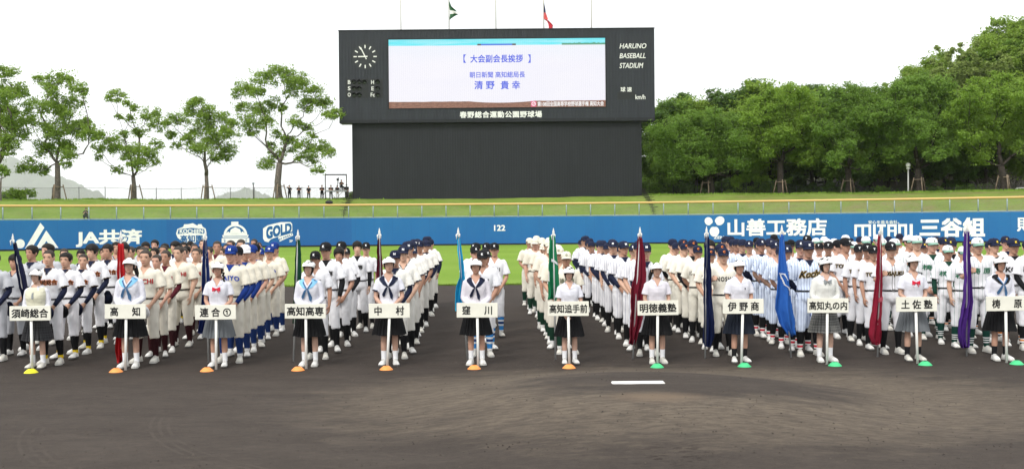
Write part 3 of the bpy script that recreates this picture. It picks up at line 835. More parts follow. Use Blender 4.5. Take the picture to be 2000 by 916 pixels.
# dark netting wedges beside the board, running down the bank
for sx, lab in ((-1, "dark stepped netting beside the platform, down the bank at the board's foot"), (1, "dark stepped netting under the right-hand trees, down the bank at the board's foot")):
    mb = MB(); n = 9
    for i in range(n):
        px = (690 - i * 2.4) if sx < 0 else (1256 + i * 2.6); r = 131 - i * 1.6
        a = math.atan2(at(px, 400, r).x, r); z = bank_z(a, r)
        x, y, _ = arc(a, r, 0)
        for j in range(5): mb.box((x, y, z + .12 + j * .2), (.5, .05, .04))
        mb.box((x, y, z + .45), (.05, .05, 1.0)); mb.box((x + sx * .25, y - .5, z + .9), (.05, 1.6, .05))
    tag(mb.build("safety_netting", mat("net_dark", (.018, .016, .016), .8)), "dark railing " + ("with rungs beside the camera platform, going down the bank" if sx < 0 else "with rungs under the right-hand trees, going down the bank"), "railing")
# ================================================================== TREES
def leaf_mat(name, c0, c1, c2):
    k = NT(name); o = k.coord()
    g = k.n("NewGeometry")
    big = k.ramp(k.noise(o, .55, 3, .6), [(.35, (0, 0, 0)), (.65, (1, 1, 1))])
    c = k.mix(big, c0, c1)
    c = k.mix(k.math('MULTIPLY', g.outputs["Random Per Island"], .6), c, c2)
    k.base(c); k.rough(.55); k.spec(.25)
    tr = k.n("BsdfTranslucent"); k.l(k.mix(.5, c, (.16, .22, .02)), tr.inputs["Color"])
    mx = k.n("MixShader"); mx.inputs[0].default_value = .5
    k.l(k.p.outputs[0], mx.inputs[1]); k.l(tr.outputs[0], mx.inputs[2]); k.l(mx.outputs[0], k.out.inputs["Surface"])
    return k.m
BARK = mat("bark", (.115, .098, .082), .9, .45, 5, bump=.8, bscale=9, bdist=.05)
BARK_D = mat("bark_dark", (.030, .024, .019), .9, .45, 5, bump=.8, bscale=9, bdist=.05)
LEAF_A = leaf_mat("leaf_fresh", (.180, .295, .036), (.275, .420, .058), (.340, .480, .095))
LEAF_B = leaf_mat("leaf_deep", (.110, .225, .030), (.190, .335, .050), (.250, .395, .085))
LEAF_C = leaf_mat("leaf_bright", (.150, .280, .030), (.245, .400, .050), (.310, .455, .080))
LEAF_D = leaf_mat("leaf_dark", (.055, .125, .028), (.100, .190, .040), (.135, .235, .060))
LEAF_Y = leaf_mat("leaf_bamboo", (.240, .330, .080), (.330, .420, .120), (.390, .480, .170))

def leaf_cards(rng, clumps, dens, size, hollow=.45, droop=0.0):
    """clumps: (centre, radius, squash). Leaf sprigs on the shells of several lobes per clump"""
    C, N = [], []
    for c, r, sq in clumps:
        nl = 13
        for _ in range(nl):
            d = rng.normal(size=3); d /= np.linalg.norm(d)
            lc = np.array(c) + d * r * np.array([.85, .85, .62 * sq]) * rng.uniform(.35, 1.0)
            lr = r * rng.uniform(.18, .40)
            n = int(dens * 4 * math.pi * lr * lr) + 4
            v = rng.normal(size=(n, 3)); v /= np.linalg.norm(v, axis=1)[:, None]
            rad = lr * (hollow + (1 - hollow) * rng.random(n) ** .5) * (1 + .16 * np.clip(rng.normal(size=n), -2, 1.4))
            P = lc + v * rad[:, None] * np.array([1, 1, .72 * sq])
            keep = (v[:, 2] > -.75) | (rng.random(n) < .35)
            C.append(P[keep]); N.append((v * .8 + np.array([0, 0, .55]) + .75 * rng.normal(size=(n, 3)))[keep])
        n = int(dens * 3.4 * r * r)
        C.append(np.array(c) + np.clip(rng.normal(size=(n, 3)), -1.35, 1.35) * r * np.array([.56, .56, .42])); N.append(rng.normal(size=(n, 3)) + np.array([0, 0, .6]))
    P = np.concatenate(C); N = np.concatenate(N); n = len(P)
    N /= np.linalg.norm(N, axis=1)[:, None]
    T = np.cross(N, rng.normal(size=(n, 3))); T /= np.maximum(np.linalg.norm(T, axis=1), 1e-6)[:, None]
    B = np.cross(N, T)
    s = (size * rng.uniform(.55, 1.25, n))[:, None]
    L, W = T * s, B * s * .55
    bend = N * s * .25
    V = np.stack([P - L, P - W + bend * .2, P + L - bend, P + W + bend * .2], 1).reshape(-1, 3)
    F = np.arange(4 * n).reshape(-1, 4)
    return V, F
def np_mesh(name, V, F):
    me = bpy.data.meshes.new(name)
    me.vertices.add(len(V)); me.vertices.foreach_set("co", V.astype(np.float32).ravel())
    me.loops.add(F.size); me.loops.foreach_set("vertex_index", F.astype(np.int32).ravel())
    me.polygons.add(len(F)); me.polygons.foreach_set("loop_start", np.arange(0, F.size, F.shape[1], dtype=np.int32))
    me.update(calc_edges=True); me.validate()
    return me
def limbs(rng, base, trunk_top, clumps, r0, twigs=3):
    """trunk and limbs that reach every clump, each joining the nearest lower limb"""
    mb = MB()
    base = np.array(base, float); top = np.array(trunk_top, float)
    nodes = [base, base * .55 + top * .45 + rng.normal(size=3) * .12, top]; par = [-1, 0, 1]; way = [0, 0, 0]
    order = sorted(range(len(clumps)), key=lambda i: np.linalg.norm(np.array(clumps[i][0]) - top))
    for i in order:
        c = np.array(clumps[i][0], float)
        best, bj, bd = 1e9, 2, 0
        for j in range(2, len(nodes)):
            d = np.linalg.norm(c - nodes[j]); dz = nodes[j][2] - c[2]
            cost = d + 1.2 * max(0, dz + .35 * d * .5) + .62 * way[j]
            if cost < best: best, bj, bd = cost, j, d
        mid = nodes[bj] * .5 + c * .5 + rng.normal(size=3) * .06 * bd + np.array([0, 0, -.07 * bd])
        nodes.append(mid); par.append(bj); way.append(way[bj] + bd / 2)
        nodes.append(c); par.append(len(nodes) - 2); way.append(way[bj] + bd)
    n = len(nodes); w = np.zeros(n)
    for i in range(n - 1, -1, -1):
        w[i] += 1 if i > 2 else 0
        if par[i] >= 0: w[par[i]] += w[i]
    rad = r0 * (np.maximum(w, 1) / max(w[2], 1)) ** .72
    rad[0] = r0 * 1.25; rad[1] = r0 * 1.0; rad[2] = r0 * .9
    mb.tube([base - np.array([0, 0, .5]), base, base + (nodes[1] - base) * .25, nodes[1], nodes[2]], [r0 * 1.6, r0 * 1.4, r0 * 1.05, r0 * .95, r0 * .85], 10)
    for i in range(3, n):
        a, b = Vector(nodes[par[i]]), Vector(nodes[i])
        m = (a + b) / 2 + Vector(rng.normal(size=3)) * .07 * (b - a).length
        ra = min(rad[par[i]], rad[i] * 1.25) if par[i] > 2 else rad[i] * 1.15
        mb.tube([a, m, b], [max(ra, .035), max(rad[i], .03), max(rad[i] * .85, .025)], 6)
        if i % 2 == 0 and twigs:
            r = clumps[order[(i - 4) // 2]][1] if (i - 4) // 2 < len(order) else 1
            for _ in range(twigs):
                d = rng.normal(size=3); d[2] = abs(d[2]) * .8; d /= np.linalg.norm(d)
                e = b + Vector(d) * r * .85
                mb.tube([b, (b + e) / 2 + Vector(rng.normal(size=3)) * .12, e], [.035, .025, .012], 4)
    return mb
def make_tree(name, seed, base, trunk_top, clumps, r0, leaf, bark, dens=17, size=.15, loc=None):
    rng = np.random.default_rng(seed)
    loc = loc or base
    off = np.array(loc)
    cl = [(np.array(c) - off, r, s) for c, r, s in clumps]
    t = empty(name, tuple(loc))
    limbs(rng, np.array(base) - off, np.array(trunk_top) - off, cl, r0).build("trunk", bark, t)
    V, F = leaf_cards(rng, cl, dens, size)
    link("crown", np_mesh("crown", V, F), leaf, t)
    return t
def px_tree(name, seed, base_px, top_px, clumps_px, r0, leaf, bark, rad=CR - .3, depth=2.2, dens=26, size=.125, scale=1.0):
    """a tree whose clumps are read off the photograph and spread in real depth round its trunk"""
    rng = np.random.default_rng(seed + 1000)
    b = at_r(*base_px, rad); a = math.atan2(b.x, b.y)
    b.z = bank_z(a, rad) - .05
    top = Vector(at(top_px[0], top_px[1], b.y))
    cl = []
    for px, py, rp in clumps_px:
        dy = rng.normal() * depth * .6
        p = at(px, py, b.y + dy); cl.append((tuple(p), rp * b.y / FPX * 1.46 * scale, 1.0))
    return make_tree(name, seed, tuple(b), tuple(top), cl, r0, leaf, bark, dens, size)
GL = "trees along the bank left of the scoreboard"
t = px_tree("park_tree", 11, (-6, 390), (-8, 330), [(8, 145, 20), (22, 175, 20), (2, 190, 24), (-20, 170, 30), (18, 220, 22), (0, 250, 30), (20, 275, 20), (-30, 230, 34), (-35, 290, 30), (22, 240, 20), (5, 295, 16), (45, 182, 10)], .34, LEAF_A, BARK)
tag(t, "broadleaf tree cut off by the left edge of the picture", "tree", GL)
t = px_tree("park_tree", 12, (112, 391), (112, 318), [(125, 153, 20), (97, 158, 18), (76, 156, 10), (150, 172, 16), (160, 180, 8), (112, 203, 24), (76, 212, 24), (138, 228, 25), (60, 240, 18), (96, 250, 26), (150, 255, 22), (178, 258, 18), (116, 288, 26), (88, 290, 18), (64, 322, 18), (46, 330, 12), (82, 332, 13), (132, 300, 14), (190, 262, 10), (50, 262, 14), (145, 198, 16), (100, 180, 14), (168, 240, 12), (130, 320, 10)], .33, LEAF_A, BARK)
tag(t, "tall open broadleaf tree in front of the misty hill", "tree", GL)
t = px_tree("park_tree", 13, (262, 390), (260, 345), [(230, 188, 15), (212, 192, 8), (250, 200, 10), (288, 225, 20), (308, 243, 16), (232, 228, 8), (255, 232, 10), (272, 256, 14), (208, 270, 18), (226, 286, 16), (192, 290, 12), (250, 295, 20), (286, 300, 22), (268, 318, 18), (228, 332, 10), (305, 282, 11), (240, 262, 10), (262, 210, 8), (305, 318, 8), (190, 308, 8)], .27, LEAF_A, BARK)
tag(t, "small gappy tree with one high tuft, second full tree from the left", "tree", GL)
t = px_tree("park_tree", 14, (404, 390), (403, 342), [(375, 210, 18), (388, 198, 10), (345, 232, 15), (400, 222, 20), (425, 238, 22), (446, 262, 17), (385, 252, 22), (414, 272, 22), (445, 290, 16), (395, 292, 18), (366, 272, 14), (425, 308, 14), (448, 308, 9), (345, 285, 9), (335, 262, 12), (330, 240, 8), (452, 240, 10), (375, 290, 9)], .25, LEAF_A, BARK)
tag(t, "rounded tree with a bare forked trunk, third full tree from the left", "tree", GL)
t = px_tree("park_tree", 15, (545, 388), (546, 318), [(550, 148, 22), (515, 155, 22), (585, 160, 22), (486, 170, 18), (465, 182, 12), (613, 182, 21), (634, 203, 17), (652, 222, 14), (500, 180, 14), (572, 178, 16), (600, 205, 16), (502, 218, 20), (480, 238, 18), (520, 240, 18), (468, 212, 13), (490, 258, 12), (572, 282, 18), (598, 290, 18), (628, 288, 16), (642, 300, 12), (612, 312, 14), (622, 332, 12), (540, 300, 14), (520, 320, 14), (640, 225, 10), (530, 200, 14), (585, 310, 10), (560, 270, 12), (575, 238, 13), (548, 212, 13), (598, 250, 12), (540, 262, 11), (530, 285, 10), (610, 265, 10)], .42, LEAF_A, BARK, depth=3.0)
tag(t, "largest tree left of the scoreboard, broad crown over a stout leaning trunk", "tree", GL)
t = px_tree("young_tree", 16, (2, 390), (2, 350), [(4, 330, 10), (14, 336, 8), (-8, 338, 10)], .09, LEAF_C, BARK, rad=CR - 3)
tag(t, "thin young tree with a sparse low crown at the left edge", "tree")

GR = "trees along the bank right of the scoreboard"
def auto_clumps(rng, cx, top, bot, halfw, n, lean=0):
    out = []
    i = 0
    while len(out) < n and i < 4000:
        i += 1
        u, v = rng.uniform(-1, 1), rng.uniform(-1, 1)
        if u * u + v * v > 1: continue
        if v > .55 and abs(u) < .35: continue
        x = cx + u * halfw + lean * v; y = (top + bot) / 2 + v * (bot - top) / 2
        rp = rng.uniform(15, 23)
        if all((x - q[0]) ** 2 + (y - q[1]) ** 2 > (rp * .72) ** 2 for q in out): out.append((x, y, rp))
    return out
rr_ = np.random.default_rng(3)
RIGHT = [(1388, 382, 1386, 345, 1385, 222, 352, 112, 42, LEAF_B, "low spreading tree nearest the scoreboard's right side, two slanting trunks"),
         (1526, 381, 1524, 318, 1528, 180, 335, 82, 40, LEAF_C, "bright green tree with dark forked limbs, second along the right bank"),
         (1658, 379, 1656, 330, 1658, 165, 332, 72, 36, LEAF_B, "deep green tree beside the white-shirted man, third along the right bank"),
         (1796, 377, 1792, 330, 1795, 150, 320, 85, 42, LEAF_B, "tree with dark vase-shaped limbs behind the lamp post"),
         (1962, 374, 1955, 325, 1960, 150, 320, 90, 44, LEAF_C, "bright full tree nearest the right edge of the picture")]
for i, (bx, by, tx, ty, cx, tp, bt, hw, n, lf, lab) in enumerate(RIGHT):
    t = px_tree("bank_tree", 30 + i, (bx, by), (tx, ty), auto_clumps(rr_, cx, tp, bt, hw, n), .42, lf, BARK_D, rad=CR + .6, depth=3.0, dens=26, size=.13)
    tag(t, lab, "tree", GR)

# stake frames round the trunks
def stakes(px, py, rad, lab, n=3):
    b = at_r(px, py, rad); a = math.atan2(b.x, b.y); z = bank_z(a, rad)
    t = empty("tree_stakes", (b.x, b.y, z)); tag(t, lab, "tree support", "wooden stake frames round the trunks")
    for j in range(n):
        an = 2 * math.pi * j / n + .5
        mb = MB(); mb.tube([(1.05 * math.cos(an), 1.05 * math.sin(an), -.1), (.62 * math.cos(an), .62 * math.sin(an), 1.85)], .07, 6)
        mb.build("stake", mat("stake_wood", (.22, .17, .12), .9, .3, 4), t)
    mb = MB()
    for j in range(n):
        a1, a2 = 2 * math.pi * j / n + .5, 2 * math.pi * (j + 1) / n + .5
        mb.tube([(.68 * math.cos(a1), .68 * math.sin(a1), 1.6), (.68 * math.cos(a2), .68 * math.sin(a2), 1.6)], .055, 6)
    mb.build("cross_bars", mat("stake_wood", (.22, .17, .12)), t)
for px, py, rad, lab in ((112, 391, CR - .3, "stakes round the trunk in front of the misty hill"), (262, 390, CR - .3, "stakes round the small gappy tree"), (404, 390, CR - .3, "stakes round the rounded tree's forked trunk"), (545, 388, CR - .3, "stakes round the stout trunk beside the staff in black"),
                         (1382, 382, CR + .4, "stakes under the low spreading tree by the scoreboard"), (1526, 381, CR + .4, "stakes under the bright tree with forked limbs"), (1658, 379, CR + .4, "stakes round the trunk beside the white-shirted man"), (1796, 377, CR + .4, "stakes round the trunk behind the lamp post"), (1962, 374, CR + .4, "stakes under the bright tree at the right edge")):
    stakes(px, py, rad, "wooden " + lab)

# ---- the wood behind: a few built kinds, copied one by one
def wood_proto(seed, h, w, n, leaf, name="wood_tree", dens=15, size=.185):
    rng = np.random.default_rng(seed)
    cl = []
    i = 0
    while len(cl) < n and i < 5000:
        i += 1
        d = rng.normal(size=3); d /= np.linalg.norm(d); q = rng.uniform(.35, 1) ** .6
        p = np.array([d[0] * w * q, d[1] * w * q, h * .60 + d[2] * h * .40 * q])
        if p[2] < h * .2: continue
        r = rng.uniform(1.3, 2.1) * w / 4.5
        if all(np.linalg.norm(p - c[0]) > r * .8 for c in cl): cl.append((p, r, 1.0))
    t = empty(name, (0, 0, -200))
    limbs(rng, np.zeros(3), np.array([0, 0, h * .30]), cl, .24 * h / 14, 1).build("trunk", BARK_D, t)
    V, F = leaf_cards(rng, cl, dens, size)
    link("crown", np_mesh("crown", V, F), leaf, t)
    return t
def bamboo_proto(seed):
    rng = np.random.default_rng(seed); t = empty("bamboo_clump", (0, 0, -200)); mb = MB(); Vs = []; cl = []
    for i in range(9):
        x, y = rng.normal(size=2) * .9; h = rng.uniform(9, 13); lx, ly = rng.normal(size=2) * 1.5
        pts = [(x + lx * s * s, y + ly * s * s, h * s - 1.2 * s ** 4) for s in np.linspace(0, 1, 8)]
        mb.tube(pts, list(np.linspace(.06, .012, 8)), 5)
        for s in np.linspace(.4, 1, 9):
            cl.append((np.array([x + lx * s * s + rng.normal() * .3, y + ly * s * s + rng.normal() * .3, h * s - 1.2 * s ** 4]), .75 * (1.25 - s) + .18, 1.3))
    mb.build("stems", mat("bamboo_stem", (.12, .16, .05), .5), t)
    V, F = leaf_cards(rng, cl, 34, .17, hollow=.2)
    link("crown", np_mesh("crown", V, F), LEAF_Y, t)
    return t
def bush_proto(seed, leaf, h=2.6, w=2.2, name="wood_shrub"):
    rng = np.random.default_rng(seed); cl = []
    for i in range(12):
        a = rng.uniform(0, 6.28); q = rng.uniform(0, 1) ** .5
        cl.append((np.array([w * q * math.cos(a), w * q * math.sin(a), rng.uniform(.4, h)]), rng.uniform(.6, 1.0), 1.0))
    t = empty(name, (0, 0, -200))
    limbs(rng, np.zeros(3), np.array([0, 0, .4]), cl, .09, 1).build("stems", BARK_D, t)
    V, F = leaf_cards(rng, cl, 17, .16)
    link("crown", np_mesh("crown", V, F), leaf, t)
    return t
protos = {"a": wood_proto(51, 14.5, 4.4, 34, LEAF_D), "b": wood_proto(52, 13.5, 4.0, 30, LEAF_D), "c": wood_proto(53, 14.2, 4.2, 32, LEAF_B), "e": wood_proto(54, 16, 4.0, 34, LEAF_D),
          "f": wood_proto(55, 14.5, 5.0, 34, LEAF_A), "y": bamboo_proto(61), "s": bush_proto(71, LEAF_D), "u": bush_proto(72, LEAF_B), "v": bush_proto(73, LEAF_C)}
used = set(); rnd = random.Random(9)
def plant(kind, px, rad, sc, lab, cat, group):
    b = at_r(px, 380, rad); a = math.atan2(b.x, b.y)
    p = protos[kind]
    o = p if kind not in used else copy_tree(p)
    used.add(kind)
    o.location = (b.x, b.y, bank_z(a, rad) - .15); o.rotation_euler = (0, 0, rnd.uniform(0, 6.28)); o.scale = (sc, sc, sc * rnd.uniform(.94, 1.06))
    return tag(o, lab, cat, group)
ORD = ["first", "second", "third", "fourth", "fifth", "sixth", "seventh", "eighth", "ninth", "tenth", "eleventh", "twelfth", "thirteenth", "fourteenth", "fifteenth", "sixteenth", "seventeenth", "eighteenth", "nineteenth", "twentieth", "twenty-first", "twenty-second"]
GW = "trees of the wood behind the bank"
row = [(1285, "a", 1.0), (1325, "c", 1.02), (1362, "f", .98), (1425, "a", 1.1), (1470, "b", 1.2), (1505, "f", 1.15), (1585, "c", 1.1), (1615, "a", 1.05), (1700, "b", 1.1), (1735, "f", 1.05), (1845, "a", .95), (1890, "c", .9), (1925, "b", .95), (2010, "f", 1.0)]
for i, (px, kd, s) in enumerate(row):
    plant(kd, px, 147 + rnd.uniform(-1, 3), s, "wood tree just behind the bank trees, %s counting rightwards from the scoreboard" % ORD[i], "tree", GW)
row = [(1300, "b", 1.05), (1345, "e", .95), (1395, "b", 1.1), (1440, "e", 1.0), (1490, "a", 1.15), (1535, "b", 1.15), (1570, "e", 1.0), (1620, "f", 1.05), (1665, "e", .98), (1705, "a", .95), (1750, "b", .95), (1800, "c", .95), (1850, "b", .9), (1900, "a", .9), (1945, "e", .85), (1990, "f", .9)]
for i, (px, kd, s) in enumerate(row):
    plant(kd, px, 160 + rnd.uniform(-3, 4), s, "dark wood tree in the middle rows, %s counting rightwards from the scoreboard" % ORD[i], "tree", GW)
row = [(1680, "c", .85), (1715, "f", .85), (1745, "c", .9), (1790, "f", .9), (1830, "f", .95), (1865, "f", .85), (1915, "c", .98), (1950, "f", 1.0), (1975, "f", .98), (2005, "f", .95), (1990, "c", .9), (2040, "c", .9)]
for i, (px, kd, s) in enumerate(row):
    plant(kd, px, 178 + rnd.uniform(-5, 6), s, "tree on top of the wooded hill, %s counting up towards the right edge" % ORD[i], "tree", "trees on the wooded hill")
for i, (px, s) in enumerate(((1735, 1.15), (1752, 1.2), (1778, 1.2), (1805, 1.25), (1850, 1.2), (1885, 1.3), (1905, 1.35), (1925, 1.35), (1700, 1.0))):
    plant("y", px, 170 + rnd.uniform(-4, 4), s, "feathery pale bamboo clump on the wooded hill, %s counting towards the right edge" % ORD[i], "bamboo", "bamboo on the wooded hill")
shr = [(1268, "s"), (1290, "u"), (1320, "s"), (1352, "s"), (1420, "s"), (1452, "v"), (1480, "v"), (1505, "u"), (1560, "s"), (1590, "s"), (1625, "s"), (1690, "s"), (1725, "u"), (1760, "s"), (1830, "u"), (1860, "s"), (1890, "u"), (1925, "s")]
for i, (px, kd) in enumerate(shr):
    rad = 140.5 + rnd.uniform(0, 3) if kd != "s" else 143 + rnd.uniform(0, 4)
    plant(kd, px, rad, rnd.uniform(.85, 1.25), "shrub growing under the right-hand trees, %s counting from the scoreboard" % ORD[i], "shrub", "shrubs under the trees")
for i, px in enumerate((1264, 1284, 1306, 1330, 1352, 1374, 1396, 1418, 1440, 1462, 1486, 1512, 1540, 1566, 1592, 1618)):
    plant("s" if i % 3 else "u", px, 160 + (i * 37 % 11), 2.2 + (i * 13 % 7) * .1, "tall dark undergrowth bush deep under the wood, %s counting from the scoreboard" % ORD[i], "shrub", "undergrowth of the wood")
# low bush on the left and a far clump by the board
o = bush_proto(81, LEAF_C, 1.2, 1.9, "round_bush"); b = at_r(30, 386, CR + 2); o.location = (b.x, b.y, bank_z(math.atan2(b.x, b.y), CR + 2) - .1)
tag(o, "low rounded green bush on the bank before the misty hill", "bush")
o = bush_proto(82, LEAF_C, 2.2, 1.5, "far_shrub"); b = at_r(688, 385, CR + 4); o.location = (b.x, b.y, bank_z(math.atan2(b.x, b.y), CR + 4) - .9)
tag(o, "leafy shrub squeezed between the camera platform and the scoreboard", "shrub")
# grey tangle of bare brush at the far right
rng = np.random.default_rng(5); mb = MB(); b = at_r(1962, 375, 141); z0 = bank_z(math.atan2(b.x, b.y), 141)
for i in range(900):
    x, y, z = rng.normal() * 2.2, rng.normal() * .8, abs(rng.normal()) * 1.1
    d = rng.normal(size=3); d[2] = abs(d[2]) + .3; d /= np.linalg.norm(d); L = rng.uniform(.5, 1.2)
    p = Vector((x, y, z)); e = p + Vector(d) * L
    mb.tube([p, (p + e) / 2 + Vector(rng.normal(size=3)) * .08, e], [.018, .014, .006], 3, caps=False)
o = mb.build("dry_brush", mat("twig_grey", (.20, .18, .16), .9)); o.location = (b.x, b.y, z0)
tag(o, "tangle of leafless grey brush under the trees at the right edge", "brush")
# ================================================================== PEOPLE
CHIN = 1.472
HEAD = [(0.000, .022, .070, -.030), (.010, .034, .080, -.010), (.025, .045, .084, .012), (.050, .056, .086, .045), (.080, .066, .088, .072), (.110, .072, .089, .088),
        (.140, .0755, .090, .098), (.165, .0745, .086, .100), (.190, .067, .072, .090), (.210, .052, .050, .066), (.222, .030, .026, .036), (.228, .006, .006, .010)]
_hz = [h[0] for h in HEAD]
def head_pt(th, z, off=0.0):
    """th 0 = face, z above the chin; returns a point relative to the chin"""
    w, f, b = (np.interp(z, _hz, [h[i] for h in HEAD]) for i in (1, 2, 3))
    cy = (b - f) / 2 * .35
    s, c = math.sin(th), math.cos(th)
    e = 2 / 2.25
    sx = math.copysign(abs(s) ** e, s); cx = math.copysign(abs(c) ** e, c)
    y = cy - (f + cy) * cx if c > 0 else cy - (b - cy) * cx
    n = Vector((s, -c, 0)); k_ = off
    zt = max(0.0, (z - .15) / .078)
    n = Vector((s * (1 - .8 * zt), -c * (1 - .8 * zt), zt)).normalized()
    return Vector((w * sx, y, z)) + n * off
def face_push(p):
    x, y, z = p
    if y > -.03: return 0.0
    d = 0.0
    if .072 < z < .132:
        t = (z - .072) / .06; wd = .017 - .009 * t
        d += .021 * (1 - t) ** .8 * math.exp(-(x / wd) ** 2) * (1 if z > .078 else .6)
    d += .005 * math.exp(-((z - .050) / .010) ** 2) * math.exp(-(x / .022) ** 2)
    d += .003 * math.exp(-((z - .137) / .010) ** 2) * math.exp(-((abs(x) - .03) / .022) ** 2)
    d -= .007 * math.exp(-((z - .116) / .012) ** 2) * math.exp(-((abs(x) - .032) / .016) ** 2)
    d -= .003 * math.exp(-((z - .033) / .008) ** 2) * math.exp(-(x / .03) ** 2)
    return d
def head_mb(mb, M):
    seg = 40; rs = []
    for z in np.concatenate([np.linspace(0, .21, 38), [.218, .224, .228]]):
        row = []
        for k_ in range(seg):
            p = head_pt(2 * math.pi * k_ / seg, z)
            p.y -= face_push(p)
            row.append(M @ p)
        rs.append(row)
    mb.rings(rs)
    for s in (-1, 1):
        b = MB(); b.ball((s * .077, .012, .105), (.010, .019, .031), 10)
        mb.add([M @ Vector(p) for p in b.v], b.f, 0, True)
    return mb
TORSO = [(.775, .060, .050, .0), (.79, .105, .078, .0), (.82, .148, .104, .002), (.86, .168, .120, .004), (.93, .163, .118, .004), (1.00, .146, .106, .0), (1.06, .140, .102, -.002), (1.14, .150, .106, -.004), (1.22, .163, .114, -.006),
         (1.29, .172, .116, -.004), (1.35, .168, .104, .0), (1.39, .138, .086, .006), (1.42, .098, .070, .010), (1.445, .078, .060, .012), (1.47, .060, .056, .012)]
TORSO_F = [(.74, .150, .110, .0), (.84, .170, .125, .004), (.92, .160, .115, .004), (1.00, .134, .098, .0), (1.06, .126, .092, -.002), (1.14, .136, .100, -.006), (1.22, .148, .116, -.014),
           (1.28, .153, .114, -.012), (1.34, .152, .098, .0), (1.385, .132, .080, .006), (1.415, .100, .066, .010), (1.44, .068, .054, .012), (1.47, .052, .050, .012)]
def torso_mb(mb, tab, off=0.0, z0=None, z1=None, seg=28, n=26, flare=0.0, lean=None):
    zs = [t[0] for t in tab]
    z0 = zs[0] if z0 is None else z0; z1 = zs[-1] if z1 is None else z1
    rs = []
    for z in np.linspace(z0, z1, n):
        rx, ry, cy = (np.interp(z, zs, [t[i] for t in tab]) for i in (1, 2, 3))
        rx += off + flare * smooth((z0 + .12 - z) / .12); ry += off + flare * smooth((z0 + .12 - z) / .12)
        row = []
        for k_ in range(seg):
            a = 2 * math.pi * k_ / seg; s, c = math.sin(a), math.cos(a); e = 2 / 2.35
            p = Vector((rx * math.copysign(abs(s) ** e, s), cy - ry * math.copysign(abs(c) ** e, c), z))
            row.append(lean(p) if lean else p)
        rs.append(row)
    mb.rings(rs); return mb
def hand_mb(mb, w, d, nrm, curl=.5, thumb=1):
    """palm, four fingers and a thumb from wrist w along d; nrm is the palm's facing"""
    w, d, nrm = Vector(w), Vector(d).normalized(), Vector(nrm)
    nrm = (nrm - d * nrm.dot(d)).normalized(); side = d.cross(nrm) * thumb
    mb.tube([w - d * .03, w, w + d * .03, w + d * .065, w + d * .092], [.026, .027, .036, .040, .036], 10, flat=1.0) if False else None
    rs = []
    for t, hw, th in ((-.02, .025, .022), (.0, .026, .021), (.03, .036, .018), (.065, .041, .016), (.09, .038, .013)):
        rs.append([w + d * t + side * hw * math.cos(a) + nrm * th * math.sin(a) for a in np.linspace(0, 2 * math.pi, 12, endpoint=False)])
    mb.rings(rs)
    for i, L in enumerate((.070, .080, .075, .058)):
        b = w + d * .082 + side * (.0305 - .0205 * i)
        c1 = (d * math.cos(curl * .6) + nrm * math.sin(curl * .6)); c2 = (d * math.cos(curl * 1.5) + nrm * math.sin(curl * 1.5)); c3 = (d * math.cos(curl * 2.3) + nrm * math.sin(curl * 2.3))
        p1 = b + c1 * L * .45; p2 = p1 + c2 * L * .32; p3 = p2 + c3 * L * .26
        mb.tube([b - d * .015, b, p1, p2, p3], [.0085, .0092, .0088, .0080, .0068], 8, round_caps=True)
    b = w + d * .022 + side * .026
    t1 = b + (d * .55 + side * .65 + nrm * .35).normalized() * .042; t2 = t1 + (d * .85 + side * .15 + nrm * .45).normalized() * .034
    mb.tube([b - side * .012, b, t1, t2], [.013, .013, .0105, .0085], 8, round_caps=True)
def arm_pts(P, s): return [Vector((s * P["shx"], .008, P["shz"])), Vector(P["elR" if s < 0 else "elL"]), Vector(P["wrR" if s < 0 else "wrL"])]
def bent(pts, n=5):
    a, b, c = pts; out = []
    for t in np.linspace(0, 1, n): out.append(a.lerp(b, t))
    for t in np.linspace(0, 1, n)[1:]: out.append(b.lerp(c, t))
    q = out[:]
    for i in range(1, len(out) - 1): q[i] = out[i] * .6 + (out[i - 1] + out[i + 1]) * .2
    return q
def leg_pts(P, s):
    k_ = "R" if s < 0 else "L"
    return [Vector(P.get("hip" + k_, (s * (.088 if P["f"] else .094), .004, .86))), Vector(P.get("kn" + k_, (s * (.088 if P["f"] else .116), -.008, .47))), Vector(P.get("an" + k_, (s * (.092 if P["f"] else .130), .018, .085)))]
def fuse(mb, voxel, it=2, name="mesh", wrinkle=None, keep=None):
    """melts the collected shapes into one continuous skin; wrinkle(p) pushes it along its normal"""
    me = mb.mesh(name); o = bpy.data.objects.new("tmp", me); COL.objects.link(o)
    md = o.modifiers.new("r", 'REMESH'); md.mode = 'VOXEL'; md.voxel_size = voxel; md.adaptivity = 0
    if it:
        sm = o.modifiers.new("s", 'SMOOTH'); sm.iterations = it; sm.factor = .5
    r = bpy.data.meshes.new_from_object(o.evaluated_get(bpy.context.evaluated_depsgraph_get()))
    bpy.data.objects.remove(o); bpy.data.meshes.remove(me)
    if wrinkle:
        n = len(r.vertices); co = verts(r); no = np.empty(n * 3); r.vertices.foreach_get("normal", no); no = no.reshape(-1, 3)
        w = np.array([wrinkle(Vector(c)) for c in co]); set_verts(r, co + no * w[:, None])
    r.polygons.foreach_set("use_smooth", [True] * len(r.polygons))
    return r
def cloth_wr(amp, sx=7, sz=11, seed=0):
    def f(p):
        q = Vector((p.x * sx + seed, p.y * sx, p.z * sz + .5 * p.x * sx))
        return amp * (abs(noise.noise(q)) * -1.6 + .35) + amp * .4 * noise.noise(q * 2.3)
    return f
def paint(me, fn):
    """material slot per face from its centre"""
    me.polygons.foreach_set("material_index", [fn(p.center) for p in me.polygons]); return me

